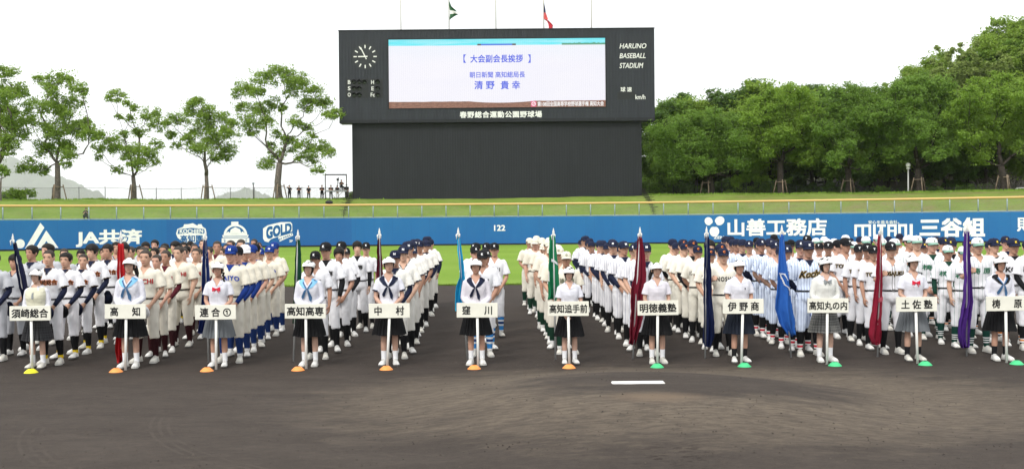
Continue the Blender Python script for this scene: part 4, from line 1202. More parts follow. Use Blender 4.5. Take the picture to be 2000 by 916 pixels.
def pose(**kw):
    d = dict(shx=.182, shz=1.365, yaw=0.0, pitch=0.0, f=False)
    d["elR"], d["wrR"] = (-.235, .02, 1.095), (-.225, -.045, .855)
    d["elL"], d["wrL"] = (.235, .02, 1.095), (.225, -.045, .855)
    d["hdR"] = ((.05, -.12, -1), (1, .1, 0), .45); d["hdL"] = ((-.05, -.12, -1), (-1, .1, 0), .45)
    d.update(kw); return d
CL = dict(elR=(-.245, -.005, 1.10), wrR=(-.105, -.125, .885), elL=(.245, -.005, 1.10), wrL=(.105, -.125, .875),
          hdR=((.62, -.28, -.75), (.2, .9, -.1), .55), hdL=((-.62, -.2, -.75), (-.2, .9, -.1), .5))
POSES = {
    "clasp": pose(yaw=0, **CL),
    "clasp_turn": pose(yaw=11, pitch=-2, **{**CL, "wrR": (-.115, -.135, .90), "wrL": (.09, -.12, .87)}),
    "clasp_away": pose(yaw=-12, pitch=2, **{**CL, "wrR": (-.10, -.125, .87), "wrL": (.115, -.13, .90)}),
    "clasp_left": pose(yaw=22, pitch=3, **{**CL, "wrR": (-.09, -.13, .90), "wrL": (.115, -.115, .86)}),
    "clasp_right": pose(yaw=-20, pitch=-3, **{**CL, "elR": (-.26, .02, 1.10), "wrL": (.09, -.13, .90)}),
    "hang_turn": pose(yaw=-14, pitch=4, elL=(.25, -.02, 1.10), wrL=(.20, -.10, .86)),
    "hang": pose(yaw=4),
    "behind": pose(elR=(-.270, .075, 1.12), wrR=(-.120, .155, .955), elL=(.270, .075, 1.12), wrL=(.120, .150, .965), hdR=((.8, .1, -.5), (0, 1, .2), .5), hdL=((-.8, .1, -.5), (0, 1, .2), .5)),
    "flag": pose(yaw=-4, elR=(-.285, -.055, 1.125), wrR=(-.245, -.225, 1.215), hdR=((.25, -.75, .35), (.9, .2, 0), .95)),
    "arms_folded": pose(elR=(-.265, -.03, 1.12), wrR=(-.03, -.185, 1.13), elL=(.265, -.03, 1.11), wrL=(.02, -.165, 1.16), hdR=((1, .05, .15), (0, .8, 0), .3), hdL=((-1, .1, .1), (0, .8, 0), .3)),
    "shade_eyes": pose(elR=(-.38, -.06, 1.42), wrR=(-.17, -.12, 1.60), hdR=((1, .1, .05), (0, 0, -1), .15), elL=(.33, .03, 1.14), wrL=(.175, -.02, 1.0), hdL=((-.8, -.3, -.3), (-.2, .8, 0), .5)),
}
G = dict(f=True, shx=.158, shz=1.345)
POSES.update({
    "girl": pose(**G, elR=(-.215, .01, 1.075), wrR=(-.085, -.165, .96), elL=(.215, .01, 1.075), wrL=(.085, -.165, .95), hdR=((.55, -.45, -.6), (.3, .8, .2), .8), hdL=((-.55, -.45, -.6), (-.3, .8, .2), .8)),
    "girl_turn": pose(**G, yaw=9, pitch=-3, elR=(-.22, .0, 1.075), wrR=(-.09, -.17, .95), elL=(.22, .0, 1.075), wrL=(.09, -.16, .97), hdR=((.55, -.45, -.6), (.3, .8, .2), .8), hdL=((-.55, -.45, -.6), (-.3, .8, .2), .8)),
    "girl_low": pose(**G, yaw=-6, pitch=3, elR=(-.20, .0, 1.065), wrR=(-.10, -.175, .865), elL=(.215, .01, 1.075), wrL=(.09, -.165, .95), hdR=((.50, -.55, -.65), (.7, .5, .2), 1.0), hdL=((-.55, -.45, -.6), (-.3, .8, .2), .8)),
})
SIT = dict(hipR=(-.09, -.02, .86), hipL=(.09, -.02, .86), knR=(-.13, -.42, .84), knL=(.13, -.42, .84), anR=(-.13, -.44, .44), anL=(.13, -.44, .44))
POSES["sit"] = pose(**SIT, pitch=6, elR=(-.25, -.15, 1.14), wrR=(-.10, -.33, 1.22), elL=(.25, -.15, 1.14), wrL=(.10, -.33, 1.25), hdR=((.4, -.7, .2), (.8, .3, 0), .8), hdL=((-.4, -.7, .2), (-.8, .3, 0), .8))
CRO = dict(hipR=(-.09, .02, .86), hipL=(.09, .02, .86), knR=(-.24, -.34, .98), knL=(.22, -.30, .76), anR=(-.14, -.12, .62), anL=(.16, .12, .66))
POSES["crouch"] = pose(**CRO, pitch=10, elR=(-.25, -.20, 1.13), wrR=(-.09, -.30, 1.30), elL=(.25, -.20, 1.13), wrL=(.08, -.32, 1.27), hdR=((.4, -.6, .5), (.8, .3, 0), .8), hdL=((-.4, -.6, .4), (-.8, .3, 0), .8))
PIVOT = Vector((0, .012, CHIN - .03))
def head_M(P):
    return (Matrix.Translation(PIVOT) @ Matrix.Rotation(R(P["yaw"]), 4, 'Z') @ Matrix.Rotation(R(P["pitch"]), 4, 'X') @ Matrix.Translation(Vector((0, -.012, .03)))
            @ Matrix.Diagonal((1.08, 1.06, 1.05, 1) if P["f"] else (1.07, 1.06, 1.06, 1)))
def head_local(P):
    """placing for things made relative to the chin"""
    return head_M(P)
FACE_D = mat("eye_dark", (.018, .012, .010), .3); LIP = mat("lip", (.36, .14, .11), .5)
_body = {}
def body(pk):
    if pk in _body: return _body[pk]
    P = POSES[pk]; fem = P["f"]; tab = TORSO_F if fem else TORSO
    mb = MB(); torso_mb(mb, tab)
    mb.tube([(0, .016, 1.37), (0, .012, 1.44), (0, .004, 1.52)], [.066, .058, .058] if not fem else [.054, .046, .047], 14)
    head_mb(mb, head_M(P))
    g = .86 if fem else 1.0
    for s in (-1, 1):
        pts = bent(arm_pts(P, s)); mb.ball((pts[0].x * .95, pts[0].y, pts[0].z - .014), .050 * g, 12)
        mb.tube(pts, [q * g for q in (.046, .048, .046, .043, .040, .041, .038, .031, .026)], 12)
        d, nrm, cu = P["hdR" if s < 0 else "hdL"]
        hand_mb(mb, pts[-1], d, nrm, cu, thumb=(1 if s < 0 else -1) * (1 if True else 1))
        lp = leg_pts(P, s); pts = bent(lp)
        mb.tube(pts, [q * (g if fem else 1) for q in ((.096, .088, .078, .066, .056, .058, .057, .046, .037))] if fem else [.092, .084, .074, .063, .055, .056, .054, .044, .036], 12)
        a = pts[-1]; f_ = Vector((s * .10, -1, 0)).normalized()
        mb.tube([a + Vector((0, .02, -.02)), a + Vector((0, .03, -.05)), a - Vector((0, 0, .055)) + f_ * .06, a - Vector((0, 0, .06)) + f_ * .14], [.034, .03, .03, .018], 8, round_caps=True)
    me = fuse(mb, .0085, 1, "body")
    M = head_M(P); ex = MB()
    for s in (-1, 1):
        for z, r, mi, x in ((.1165, (.0135, .004, .0042), 1, .032), (.136, (.0185, .004, .0036), 1, .033)):
            y = -.0
            w, f = np.interp(z, _hz, [h[1] for h in HEAD]), np.interp(z, _hz, [h[2] for h in HEAD])
            p = min((head_pt(th, z) for th in np.linspace(0, 1.2, 60)), key=lambda q: abs(q.x - x)); push = face_push(Vector((x, p.y, z)))
            b = MB(); b.ball((s * x, p.y - push - .0005, z), r, 8)
            ex.add([M @ Vector(q) for q in b.v], b.f, mi, True)
    p = head_pt(0, .049); b = MB(); b.ball((0, p.y - .0045, .049), (.021, .005, .0055), 10); ex.add([M @ Vector(q) for q in b.v], b.f, 2, True)
    em = ex.mesh("face"); me2 = join_meshes([me, em], "body"); bpy.data.meshes.remove(me)
    me2.materials.append(None); me2.materials.append(FACE_D); me2.materials.append(LIP)
    _body[pk] = me2
    return me2
_gar = {}
def garment(kind, pk):
    """jersey, trousers, long_trousers, undershirt, blouse_short, blouse_long, vest for a pose; slot 1 = hem trim"""
    P = POSES[pk]; key = (kind, pk)
    if key in _gar: return _gar[key]
    fem = P["f"]; tab = TORSO_F if fem else TORSO; mb = MB()
    if kind in ("jersey", "blouse_short", "blouse_long", "polo"):
        z0 = .985 if kind in ("jersey",) else (.93 if fem else .90)
        torso_mb(mb, tab, .021 if not fem else .018, z0=z0, z1=1.447, flare=.012)
        frac = {"jersey": .84, "polo": .72, "blouse_short": .66, "blouse_long": 1.0}[kind]
        for s in (-1, 1):
            A = arm_pts(P, s)
            g = .84 if fem else 1.0
            mb.ball((A[0].x * .96, A[0].y, A[0].z - .010), .068 * g, 12)
            if kind == "blouse_long":
                pts = bent(A)[:-1] + [A[1].lerp(A[2], .93)]
                mb.tube(pts, [q * g for q in (.064, .064, .063, .060, .057, .055, .053, .049, .038)], 14)
            else:
                e = A[0].lerp(A[1], frac)
                mb.tube([A[0], A[0].lerp(e, .35), A[0].lerp(e, .7), e], [q * g for q in (.064, .071, .077, .084)], 14)
        me = fuse(mb, .0115 if not fem else .010, 2, kind, cloth_wr(.0085, 6, 6))
        vz = {"jersey": 1.345, "polo": 1.33, "blouse_short": 1.315, "blouse_long": 1.31}[kind]      # open V neck
        bm = bmesh.new(); bm.from_mesh(me)
        bmesh.ops.delete(bm, geom=[f for f in bm.faces if f.calc_center_median().y < .03 and f.calc_center_median().z > vz and abs(f.calc_center_median().x) < (f.calc_center_median().z - vz) * .62 + .004], context='FACES')
        for v in bm.verts:
            if v.is_boundary and v.co.y < .04 and v.co.z > vz - .03:
                v.co.x = math.copysign(max((v.co.z - vz) * .62 + .004, 0), v.co.x)
        bm.to_mesh(me); bm.free()
        def slot(c):
            if abs(c.x) > tab[7][1] * .98 and c.z > 1.0:
                s = 1 if c.x > 0 else -1; A = arm_pts(P, s)
                if kind == "blouse_long":
                    B = A[2] - A[1]; t = (c - A[1]).dot(B) / B.length_squared; return 1 if t > .84 else 0
                B = A[1] - A[0]; t = (c - A[0]).dot(B) / B.length_squared
                ax = (c - A[0].lerp(A[1], min(max(t, 0), 1))).length
                return 1 if (.075 if kind == "jersey" else .10) > (frac - t) > -.06 and ax < .105 and abs(c.x) > (.208 if not fem else .17) else 0
            return 0
        paint(me, slot)
        nslots = 2
    elif kind == "vest":
        torso_mb(mb, tab, .030, z0=.89, z1=1.40, flare=.004)
        me = fuse(mb, .010, 2, kind, cloth_wr(.006)); nslots = 1
    elif kind == "knit_long":
        return None
    elif kind in ("trousers", "long_trousers"):
        torso_mb(mb, tab, .017, z0=.775, z1=1.005, n=34)
        for s in (-1, 1):
            lp = leg_pts(P, s); q = bent(lp)
            if kind == "trousers":
                pts = q[:6] + [lp[1].lerp(lp[2], .30)]
                mb.tube(pts, [.104, .099, .090, .081, .076, .073, .060], 14)
            else:
                pts = q[:-1] + [lp[1].lerp(lp[2], .97)]
                mb.tube(pts, [.108, .104, .095, .085, .079, .077, .074, .070, .070], 14)
        me = fuse(mb, .012, 2, kind, cloth_wr(.0095, 9, 5, 3)); nslots = 1
    elif kind == "undershirt":
        for s in (-1, 1):
            A = arm_pts(P, s); pts = bent([A[0].lerp(A[1], .45), A[1], A[1].lerp(A[2], .96)])
            mb.tube(pts, [.053, .051, .048, .046, .0455, .046, .043, .037, .032], 12, smooth=True)
        torso_mb(mb, tab, .006, z0=1.33, z1=1.447)
        me = mb.mesh("undershirt"); nslots = 1
    for _ in range(nslots): me.materials.append(None)
    me["kind_"] = kind
    _gar[key] = me
    return me

# ---- small shared pieces
def cap_mesh():
    mb = MB(); seg = 28; rs = []
    for t in np.linspace(0, 1, 10):
        z = .152 + .093 * math.sin(t * math.pi / 2); row = []
        for k_ in range(seg):
            th = 2 * math.pi * k_ / seg
            sc = math.cos(t * math.pi / 2) ** .62 if t < 1 else .02
            p = head_pt(th, .150, .011)
            zz = z + (.012 if math.cos(th) > 0 else 0) * math.cos(th) * (1 - t) * .3
            row.append((p.x * sc, (p.y - .006) * sc + .006 - .004 * (1 - sc), zz))
        rs.append(row)
    mb.rings(rs, 0, caps=True)
    mb.ball((0, .004, .245), (.009, .009, .006), 8)
    up, lo = [], []
    for i, a in enumerate(np.linspace(-1, 1, 17)):
        th = a * 1.25; b = head_pt(th, .150, .010)
        L = .078 * (1 - abs(a) ** 2.6)
        for j, t in enumerate((0, .35, .7, 1)):
            x = b.x * (1 - .06 * t); y = b.y - L * t; z = .158 - .022 * (a * a) * t * .9 - .010 * t - .010 * t * t
            up.append((x, y, z)); lo.append((x, y, z - .006))
    n = 4; fs = []
    for i in range(16):
        for j in range(3): fs.append((i * n + j, i * n + j + 1, (i + 1) * n + j + 1, (i + 1) * n + j))
    N = len(up)
    fs2 = [tuple(q + N for q in reversed(f)) for f in fs]
    rim = [(i * n + 3, i * n + 3 + N, (i + 1) * n + 3 + N, (i + 1) * n + 3) for i in range(16)]
    mb.add(up + lo, fs + fs2 + rim, 1, True)
    me = mb.mesh("cap"); me.materials.append(None); me.materials.append(None); return me
CAP = cap_mesh()
def hair_mesh(kind, seed=0):
    """a shell over the scalp; kind sets length, fringe and thickness"""
    mb = MB(); rng = random.Random(seed); seg = 44
    spec = {"buzz": (.180, .118, .060, .004, 0), "short": (.168, .098, .045, .015, .5), "fringe": (.150, .085, .035, .020, 1.0), "under_cap": (.150, .110, .040, .007, 0),
            "girl": (.157, .050, .030, .008, .4), "girl_long": (.156, .045, .0, .013, .5), "bob": (.156, .000, -.020, .010, .4)}[kind]
    hf, hs, hb, off, rag = spec
    rs = []
    n = 9
    for j in range(n + 1):
        t = j / n; row = []
        for k_ in range(seg):
            th = -math.pi + 2 * math.pi * k_ / seg; a = abs(th)
            if a < .75: zl = hf + (.0 if a < .45 else (a - .45) * -.02)
            elif a < 1.25: zl = hf + (hs - hf) * smooth((a - .75) / .35)
            elif a < 1.75: zl = hs
            else: zl = hs + (hb - hs) * smooth((a - 1.75) / .6)
            zl += rag * .012 * noise.noise(Vector((th * 5, seed * 3.1, 0))) + rag * .008 * noise.noise(Vector((th * 13, seed, 3)))
            z = zl + (.2279 - zl) * (t ** .8)
            o_ = off * (1 - .5 * (1 - t) ** 3) if kind not in ("bob", "girl_long") else off
            o_ += off * .35 * noise.noise(Vector((th * 7, z * 14, seed))) * (rag > 0)
            p = head_pt(th, max(z, .0), o_); p.z = z + (p.z - max(z, 0))
            if z < .0: p.y += .01
            row.append(tuple(p))
        rs.append(row)
    inner = [[tuple(Vector(p) * .93 + Vector((0, 0, .008))) for p in rs[0]]]
    mb.rings(inner + rs, 0, caps=True)
    if kind == "girl_long":
        for s in (-1, 1):
            mb.tube([(s * .072, .0, .10), (s * .088, -.03, .0), (s * .092, -.07, -.12), (s * .085, -.10, -.21)], [.020, .026, .024, .010], 8, round_caps=True)
    me = mb.mesh("hair"); me.materials.append(None); return me
HAIR = {k_: [hair_mesh(k_, s) for s in range(n)] for k_, n in (("buzz", 1), ("short", 3), ("fringe", 2), ("under_cap", 1), ("girl", 2), ("girl_long", 1), ("bob", 1))}
def braid_mesh(x, tail):
    mb = MB()
    if tail == "pony":
        mb.tube([(0, .10, .13), (x * .6, .15, .10), (x, .14, .0), (x * 1.1, .12, -.10)], [.026, .034, .030, .010], 10, round_caps=True)
    else:
        for i in range(9):
            z = .05 - .030 * i; mb.ball((x * (.075 + .006 * min(i, 3)) + .006 * (-1) ** i, .0 - .012 * i if i < 7 else -.08, z), (.019, .018, .022), 8)
    me = mb.mesh("braid"); me.materials.append(None); return me
def shoe_mesh():
    mb = MB(); rs = []
    for y, w, h, z0 in ((.075, .022, .055, .018), (.068, .034, .082, .016), (.04, .039, .098, .014), (.0, .041, .100, .014), (-.04, .043, .085, .014), (-.09, .049, .068, .014), (-.14, .051, .055, .014), (-.18, .043, .044, .016), (-.20, .024, .034, .018)):
        rs.append([(w * math.copysign(abs(math.cos(a)) ** .8, math.cos(a)), y, z0 + (h * max(0, math.sin(a)) if math.sin(a) > 0 else 0)) for a in np.linspace(-math.pi * .12, math.pi * 1.12, 15)])
    mb.rings(rs, 0)
    so = []
    for y, w in ((.082, .020), (.075, .036), (.04, .042), (.0, .042), (-.05, .045), (-.10, .052), (-.15, .054), (-.188, .044), (-.207, .022)): so.append((y, w))
    rs = [[(-w, y, .001), (w, y, .001), (w * 1.02, y, .024), (-w * 1.02, y, .024)] for y, w in so]
    mb.rings(rs, 1, smooth=False)
    for y in (-.035, -.065, -.095):
        rs = []
        h = np.interp(-y, (.0, .04, .09, .14), (.100, .085, .068, .055)) + .003; w = np.interp(-y, (0, .04, .09, .14), (.041, .043, .049, .051)) + .002
        for yy in (y - .009, y + .009): rs.append([(w * math.cos(a), yy, .014 + h * max(0, math.sin(a))) for a in np.linspace(.15, math.pi - .15, 10)])
        mb.rings(rs, 2, caps=False, close=False)
    me = mb.mesh("shoe"); [me.materials.append(None) for _ in range(3)]; return me
SHOE = shoe_mesh()
_sock = {}
def sock_mesh(pk, s, high=True):
    key = (pk, s, high)
    if key in _sock: return _sock[key]
    P = POSES[pk]; lp = leg_pts(P, s)
    mb = MB()
    g = .86 if P["f"] else 1
    if high: pts = bent([lp[1].lerp(lp[2], .0), lp[1].lerp(lp[2], .45), lp[2]]); mb.tube(pts, [.060, .061, .0625, .062, .060, .055, .049, .044, .0415], 12, caps=False)
    else: mb.tube([lp[1].lerp(lp[2], .62), lp[1].lerp(lp[2], .8), lp[2]], [.045 * 1.0, .041, .040], 12, caps=False)
    me = mb.mesh("sock"); me.materials.append(None); _sock[key] = me; return me
def belt_mesh():
    mb = MB(); rs = []
    zs = [t[0] for t in TORSO]
    for o_, z in ((.018, .968), (.0275, .970), (.0275, 1.003), (.018, 1.005)):
        rx, ry, cy = (np.interp(z, zs, [t[i] for t in TORSO]) + (o_ if i < 3 else 0) for i in (1, 2, 3))
        e = 2 / 2.35
        rs.append([(rx * math.copysign(abs(math.sin(a)) ** e, math.sin(a)), cy - ry * math.copysign(abs(math.cos(a)) ** e, math.cos(a)), z) for a in np.linspace(0, 2 * math.pi, 28, endpoint=False)])
    mb.rings(rs, 0, caps=False); mb.box((0, -.136, .987), (.045, .012, .034), 1)
    me = mb.mesh("belt"); me.materials.append(None); me.materials.append(None); return me
BELT = belt_mesh()

def bvh_of(me):
    return BVHTree.FromPolygons([v.co[:] for v in me.vertices], [p.vertices[:] for p in me.polygons])
def wrap_front(me2d, tree, off=.005):
    """lays flat (x,z) artwork on the front of a garment"""
    for v in me2d.vertices:
        x, z = v.co.x, v.co.y
        h = tree.ray_cast(Vector((x, -.6, z)), Vector((0, 1, 0)))
        y = h[0].y if h[0] else -.10
        if y > .02: y = -.08
        v.co = (x, y - off - v.co.z, z)
    me2d.update(); return me2d
def chest_text(s, zc, w, h, tree, arc_=0.0, x0=0.0, slope=0.0, off=.006, **kw):
    def fn(u, v): 
        x = (u - .5) * w
        return (x0 + x, zc + (v - .5) * h + arc_ * (1 - (2 * u - 1) ** 2) + slope * x, 0)
    kw.setdefault("bold", .02)
    bold = kw.pop("bold")
    me = text_mesh(s, bold=0, sub=.16, **kw); a = verts(me); lo, hi = a.min(0) - bold, a.max(0) + bold
    ms = []
    for i, (dx, dy) in enumerate([(bold, bold), (-bold, bold), (bold, -bold), (-bold, -bold), (0, 0)]):
        m2 = me.copy(); uv = (a[:, :2] + np.array([dx, dy]) - lo[:2]) / (hi[:2] - lo[:2])
        set_verts(m2, [(*fn(u, v)[:2], .0006 * i) for u, v in uv]); ms.append(m2)
    return wrap_front(join_meshes(ms, "lettering"), tree, off)
def outline_patch(polys, tree, off=.006, sub=.02):
    return wrap_front(poly_mesh(polys, None, sub), tree, off)
def cap_letter(s, col, name):
    """emblem on the front of a cap"""
    me = text_mesh(s, bold=.05, sub=.25); a = verts(me); lo, hi = a.min(0), a.max(0); out = []
    for u, v in (a[:, :2] - lo[:2]) / (hi[:2] - lo[:2]):
        x = (u - .5) * .034; z = .172 + v * .034; t = (z - .145) / .098
        sc = math.cos(math.asin(min(t, .98))) ** .62
        p = head_pt(math.asin(max(-1, min(1, x / .09))), .150, .011)
        out.append((x, (p.y - .006) * sc + .006 - .004 - .004, z))
    set_verts(me, out); me.materials.append(col); me.name = name; return me
# ================================================================== OUTFITS
SKINS = [mat("skin_%s" % n, c, .5, .10, 9, bump=.08, bscale=90, bdist=.003) for n, c in (("tan", (.50, .295, .205)), ("sunburnt", (.46, .255, .175)), ("warm", (.56, .345, .245)), ("brown", (.40, .215, .145)), ("ruddy", (.54, .305, .225)))]
SKIN_F = [mat("skin_%s" % n, c, .5, .08, 9) for n, c in (("fair", (.50, .315, .24)), ("light", (.47, .285, .21)), ("peach", (.46, .26, .185)))]
HAIR_B = mat("hair_black", (.012, .010, .009), .62, .3, 60, bump=.5, bscale=70, spec=.2); HAIR_Z = mat("hair_stubble", (.050, .040, .034), .85, .35, 40)
def fabric(name, col, stripe=None, sp=.055, sw=.10, placket=None, rough=.85, var=.04):
    if name in MATS: return MATS[name]
    k = NT(name); o = k.coord(); X, Y, Z = k.xyz(o)
    c = k.mix(k.noise(o, 9, 4), tuple(x * (1 - var) for x in col), tuple(min(1, x * (1 + var)) for x in col))
    if stripe:
        f = k.math('FRACT', k.math('DIVIDE', k.math('ADD', X, 5.0 + sp / 2 - sp * sw / 2), sp)); c = k.mix(k.math('LESS_THAN', f, sw), c, stripe)
    if placket:
        f = k.math('MULTIPLY', k.math('LESS_THAN', k.math('ABSOLUTE', k.math('SUBTRACT', k.math('ABSOLUTE', X), .022)), .0045), k.math('LESS_THAN', Y, 0.0)); c = k.mix(f, c, placket)
    else:
        f = k.math('MULTIPLY', k.math('LESS_THAN', k.math('ABSOLUTE', k.math('SUBTRACT', X, .016)), .0022), k.math('LESS_THAN', Y, 0.0)); c = k.mix(k.math('MULTIPLY', f, .35), c, tuple(x * .45 for x in col))
    k.base(c); k.rough(rough); k.spec(.15)
    h = k.math('ADD', k.noise(k.scaled(o, (7, 7, 7)), 1.2, 3, .5, .8), k.math('MULTIPLY', k.noise(o, 260, 2), .04))
    k.bump(h, .42, .018)
    return k.m
def sock_mat(name, main, bands=()):
    """bands: (z0, z1, colour) above the ground"""
    if name in MATS: return MATS[name]
    k = NT(name); o = k.coord(); X, Y, Z = k.xyz(o); c = (*main, 1)
    for z0, z1, col in bands:
        f = k.math('MULTIPLY', k.math('GREATER_THAN', Z, z0), k.math('LESS_THAN', Z, z1)); c = k.mix(f, c, col)
    k.base(c); k.rough(.85); k.spec(.1); return k.m
SHOE_W = mat("shoe_white", (.72, .71, .68), .5, .06, 14); SHOE_C = mat("shoe_cream", (.62, .60, .54), .55, .08, 14); SOLE_D = mat("shoe_sole", (.10, .095, .09), .7); SOLE_W = mat("shoe_sole_pale", (.50, .49, .46), .7); STRAP = mat("shoe_strap", (.52, .52, .51), .6)
BLACKC = fabric("cloth_black", (.012, .012, .014)); NAVYC = fabric("cloth_navy", (.014, .018, .042)); MAROONC = fabric("cloth_maroon", (.080, .012, .020)); BLUEC = fabric("cloth_blue", (.012, .038, .20)); GREENC = fabric("cloth_green", (.010, .045, .030)); WHITEC = fabric("cloth_white", (.76, .76, .78))
BELT_B = mat("belt_black", (.012, .012, .013), .35); BUCKLE = mat("belt_buckle", (.25, .25, .25), .3, metal=.8)
WHITE = (.72, .72, .75); CREAM = (.68, .64, .54); GREY = (.44, .45, .48)
INK = {n: mat("thread_" + n, c, .7) for n, c in (("black", (.012, .011, .011)), ("red", (.42, .030, .030)), ("blue", (.05, .09, .42)), ("green", (.03, .15, .08)), ("yellow", (.75, .52, .04)), ("white", (.8, .8, .8)), ("orange", (.75, .20, .03)), ("gold", (.45, .30, .08)), ("olive", (.10, .12, .06)), ("navy", (.014, .018, .045)))}
def put(name, me, mats, parent, basis=None):
    o = bpy.data.objects.new(name, me); COL.objects.link(o); o.parent = parent
    if basis is not None: o.matrix_basis = basis
    for i, m in enumerate(mats):
        if m is not None: o.material_slots[i].link = 'OBJECT'; o.material_slots[i].material = m
    return o
JT = bvh_of(garment("jersey", "clasp"))
TEAM = {}
def team(key, **kw): TEAM[key] = kw
def lettering(s, col, w=.30, h=.075, z=1.235, arc_=.0, outline=None, **kw):
    out = []
    w *= 1.12; h *= 1.1
    if outline:
        m = chest_text(s, z, w + .008, h + .008, JT, arc_, bold=.06, off=.005, **{k_: v for k_, v in kw.items() if k_ != "bold"}); m.materials.append(INK[outline]); out.append(m)
    m = chest_text(s, z, w, h, JT, arc_, off=.0075, **kw); m.materials.append(INK[col]); out.append(m)
    return out
def neck_trim(col):
    pl = []
    for s in (-1, 1):
        pl.append([(s * .0005, 1.325), (s * .0005, 1.344), (s * .030, 1.394), (s * .062, 1.436), (s * .074, 1.430), (s * .042, 1.388)])
    m = outline_patch(pl, JT, .005); m.materials.append(col); return m
team("grey", jersey=fabric("jersey_grey", GREY), trim=NAVYC, pants=fabric("pants_grey", (.41, .42, .45)), sleeve=NAVYC, sock=sock_mat("sock_black", (.010, .010, .011)), letter=lettering("江", "black", .07, .075, outline="white"), neck=NAVYC, heads=["short", "fringe", "short", "short", "buzz"], bare=.4, word="grey", note="grey jersey")
team("suzaki", jersey=fabric("jersey_white", WHITE), trim=fabric("trim_black_orange", (.05, .03, .015)), pants=fabric("pants_white", (.74, .74, .77)), sleeve=NAVYC, sock=sock_mat("sock_yellow_ankle", (.010, .010, .011), ((0, .135, (.70, .50, .02)),)), letter=lettering("須崎総合", "black", .29, .075, outline="orange"), neck=fabric("trim_brown", (.10, .055, .02)), heads=["buzz", "short", "buzz", "fringe", "short", "fringe", "buzz"], bare=0)
team("kochi", jersey=fabric("jersey_cream", CREAM), trim=None, pants=fabric("pants_cream", (.68, .645, .56)), sleeve=MAROONC, sock=sock_mat("sock_maroon", (.030, .008, .010)), letter=lettering("KOCHI", "red", .26, .07, z=1.24, bold=.03), neck=None, heads=["buzz"], bare=.45)
team("union", jersey=fabric("jersey_cream", CREAM), trim=None, pants=fabric("pants_cream", CREAM), sleeve=BLUEC, sock=sock_mat("sock_blue", (.012, .030, .115), ((0, .125, (.7, .7, .7)),)), letter=lettering("KAIYO", "blue", .27, .065, z=1.235, arc_=.02, bold=.03, spacing=1.15), neck=None, cap=(BLUEC, BLUEC, "N", "white"), bare=.6)
team("kosen", jersey=fabric("jersey_white", WHITE), trim=None, pants=fabric("pants_white", (.74, .74, .77)), sleeve=BLACKC, sock=sock_mat("sock_black", ()), letter=lettering("高専", "black", .20, .08, z=1.235, bold=.02), neck=None, cap=(BLACKC, BLACKC, "K", "white"), bare=.25)
team("nakamura", jersey=fabric("jersey_ivory", (.75, .73, .68)), trim=NAVYC, pants=fabric("pants_ivory", (.72, .70, .65)), sleeve=NAVYC, sock=sock_mat("sock_black", ()), letter=lettering("中村", "navy", .18, .07, z=1.24), neck=NAVYC, cap=(NAVYC, NAVYC, "N", "white"), bare=.5)
team("kubokawa", jersey=fabric("jersey_white", WHITE), trim=None, pants=fabric("pants_white", ()) if "pants_white" in MATS else None, sleeve=BLUEC, sock=sock_mat("sock_sky", (.04, .22, .55), ((.28, .31, (.75, .75, .75)), (.24, .27, (.03, .03, .10)), (.20, .23, (.75, .75, .75)), (0, .12, (.75, .75, .75)))), letter=lettering("窪川", "black", .19, .07, z=1.24), neck=None, cap=(BLACKC, BLACKC, "K", "white"), bare=.85)
team("otemae", jersey=fabric("jersey_cream", CREAM), trim=None, pants=fabric("pants_cream", CREAM), sleeve=WHITEC, sock=sock_mat("sock_green", (.010, .035, .022), ((0, .13, (.7, .7, .7)),)), letter=lettering("追手前", "olive", .22, .07, z=1.24), neck=None, cap=(fabric("cap_cream", (.66, .63, .52)), fabric("cap_cream", ()), "O", "olive"), bare=.7)
team("meitoku", jersey=fabric("jersey_pinstripe", WHITE, (.12, .13, .24), .045, .10), trim=None, pants=fabric("pants_pinstripe", (.74, .74, .77), (.12, .13, .24), .045, .10), sleeve=NAVYC, sock=sock_mat("sock_black", ()), letter=None, neck=None, cap=(NAVYC, NAVYC, "M", "white"), bare=.4)
team("ino", jersey=fabric("jersey_ivory_warm", (.76, .73, .64)), trim=None, pants=fabric("pants_ivory_warm", (.72, .69, .60)), sleeve=BLACKC, sock=sock_mat("sock_black", ()), letter=lettering("INOSHO", "black", .30, .066, z=1.235, bold=.03, spacing=1.25), neck=None, cap=(NAVYC, NAVYC, "C", "orange"), bare=.7, under=BLACKC)
team("marunouchi", jersey=fabric("jersey_blue_stripe", (.62, .70, .84), (.05, .08, .26), .040, .13), trim=None, pants=fabric("pants_blue_stripe", (.62, .70, .84), (.05, .08, .26), .040, .13), sleeve=NAVYC, sock=sock_mat("sock_black_red", (.010, .010, .011), ((.155, .175, (.75, .75, .75)), (.12, .155, (.55, .03, .05)), (.10, .12, (.75, .75, .75)))), letter=lettering("Kochi", "black", .29, .10, z=1.24, shear=.35, outline="gold", slope=.10), neck=None, cap=(NAVYC, NAVYC, "K", "white"), bare=.6)
team("tosajuku", jersey=fabric("jersey_piped", WHITE, placket=(.04, .04, .05)), trim=None, pants=fabric("pants_white", ()), sleeve=BLACKC, sock=sock_mat("sock_black", ()), letter=lettering("TOSAJUKU", "black", .34, .076, z=1.235, bold=.035, outline="gold"), neck=None, cap=(BLACKC, BLACKC, "T", "white"), bare=.8)
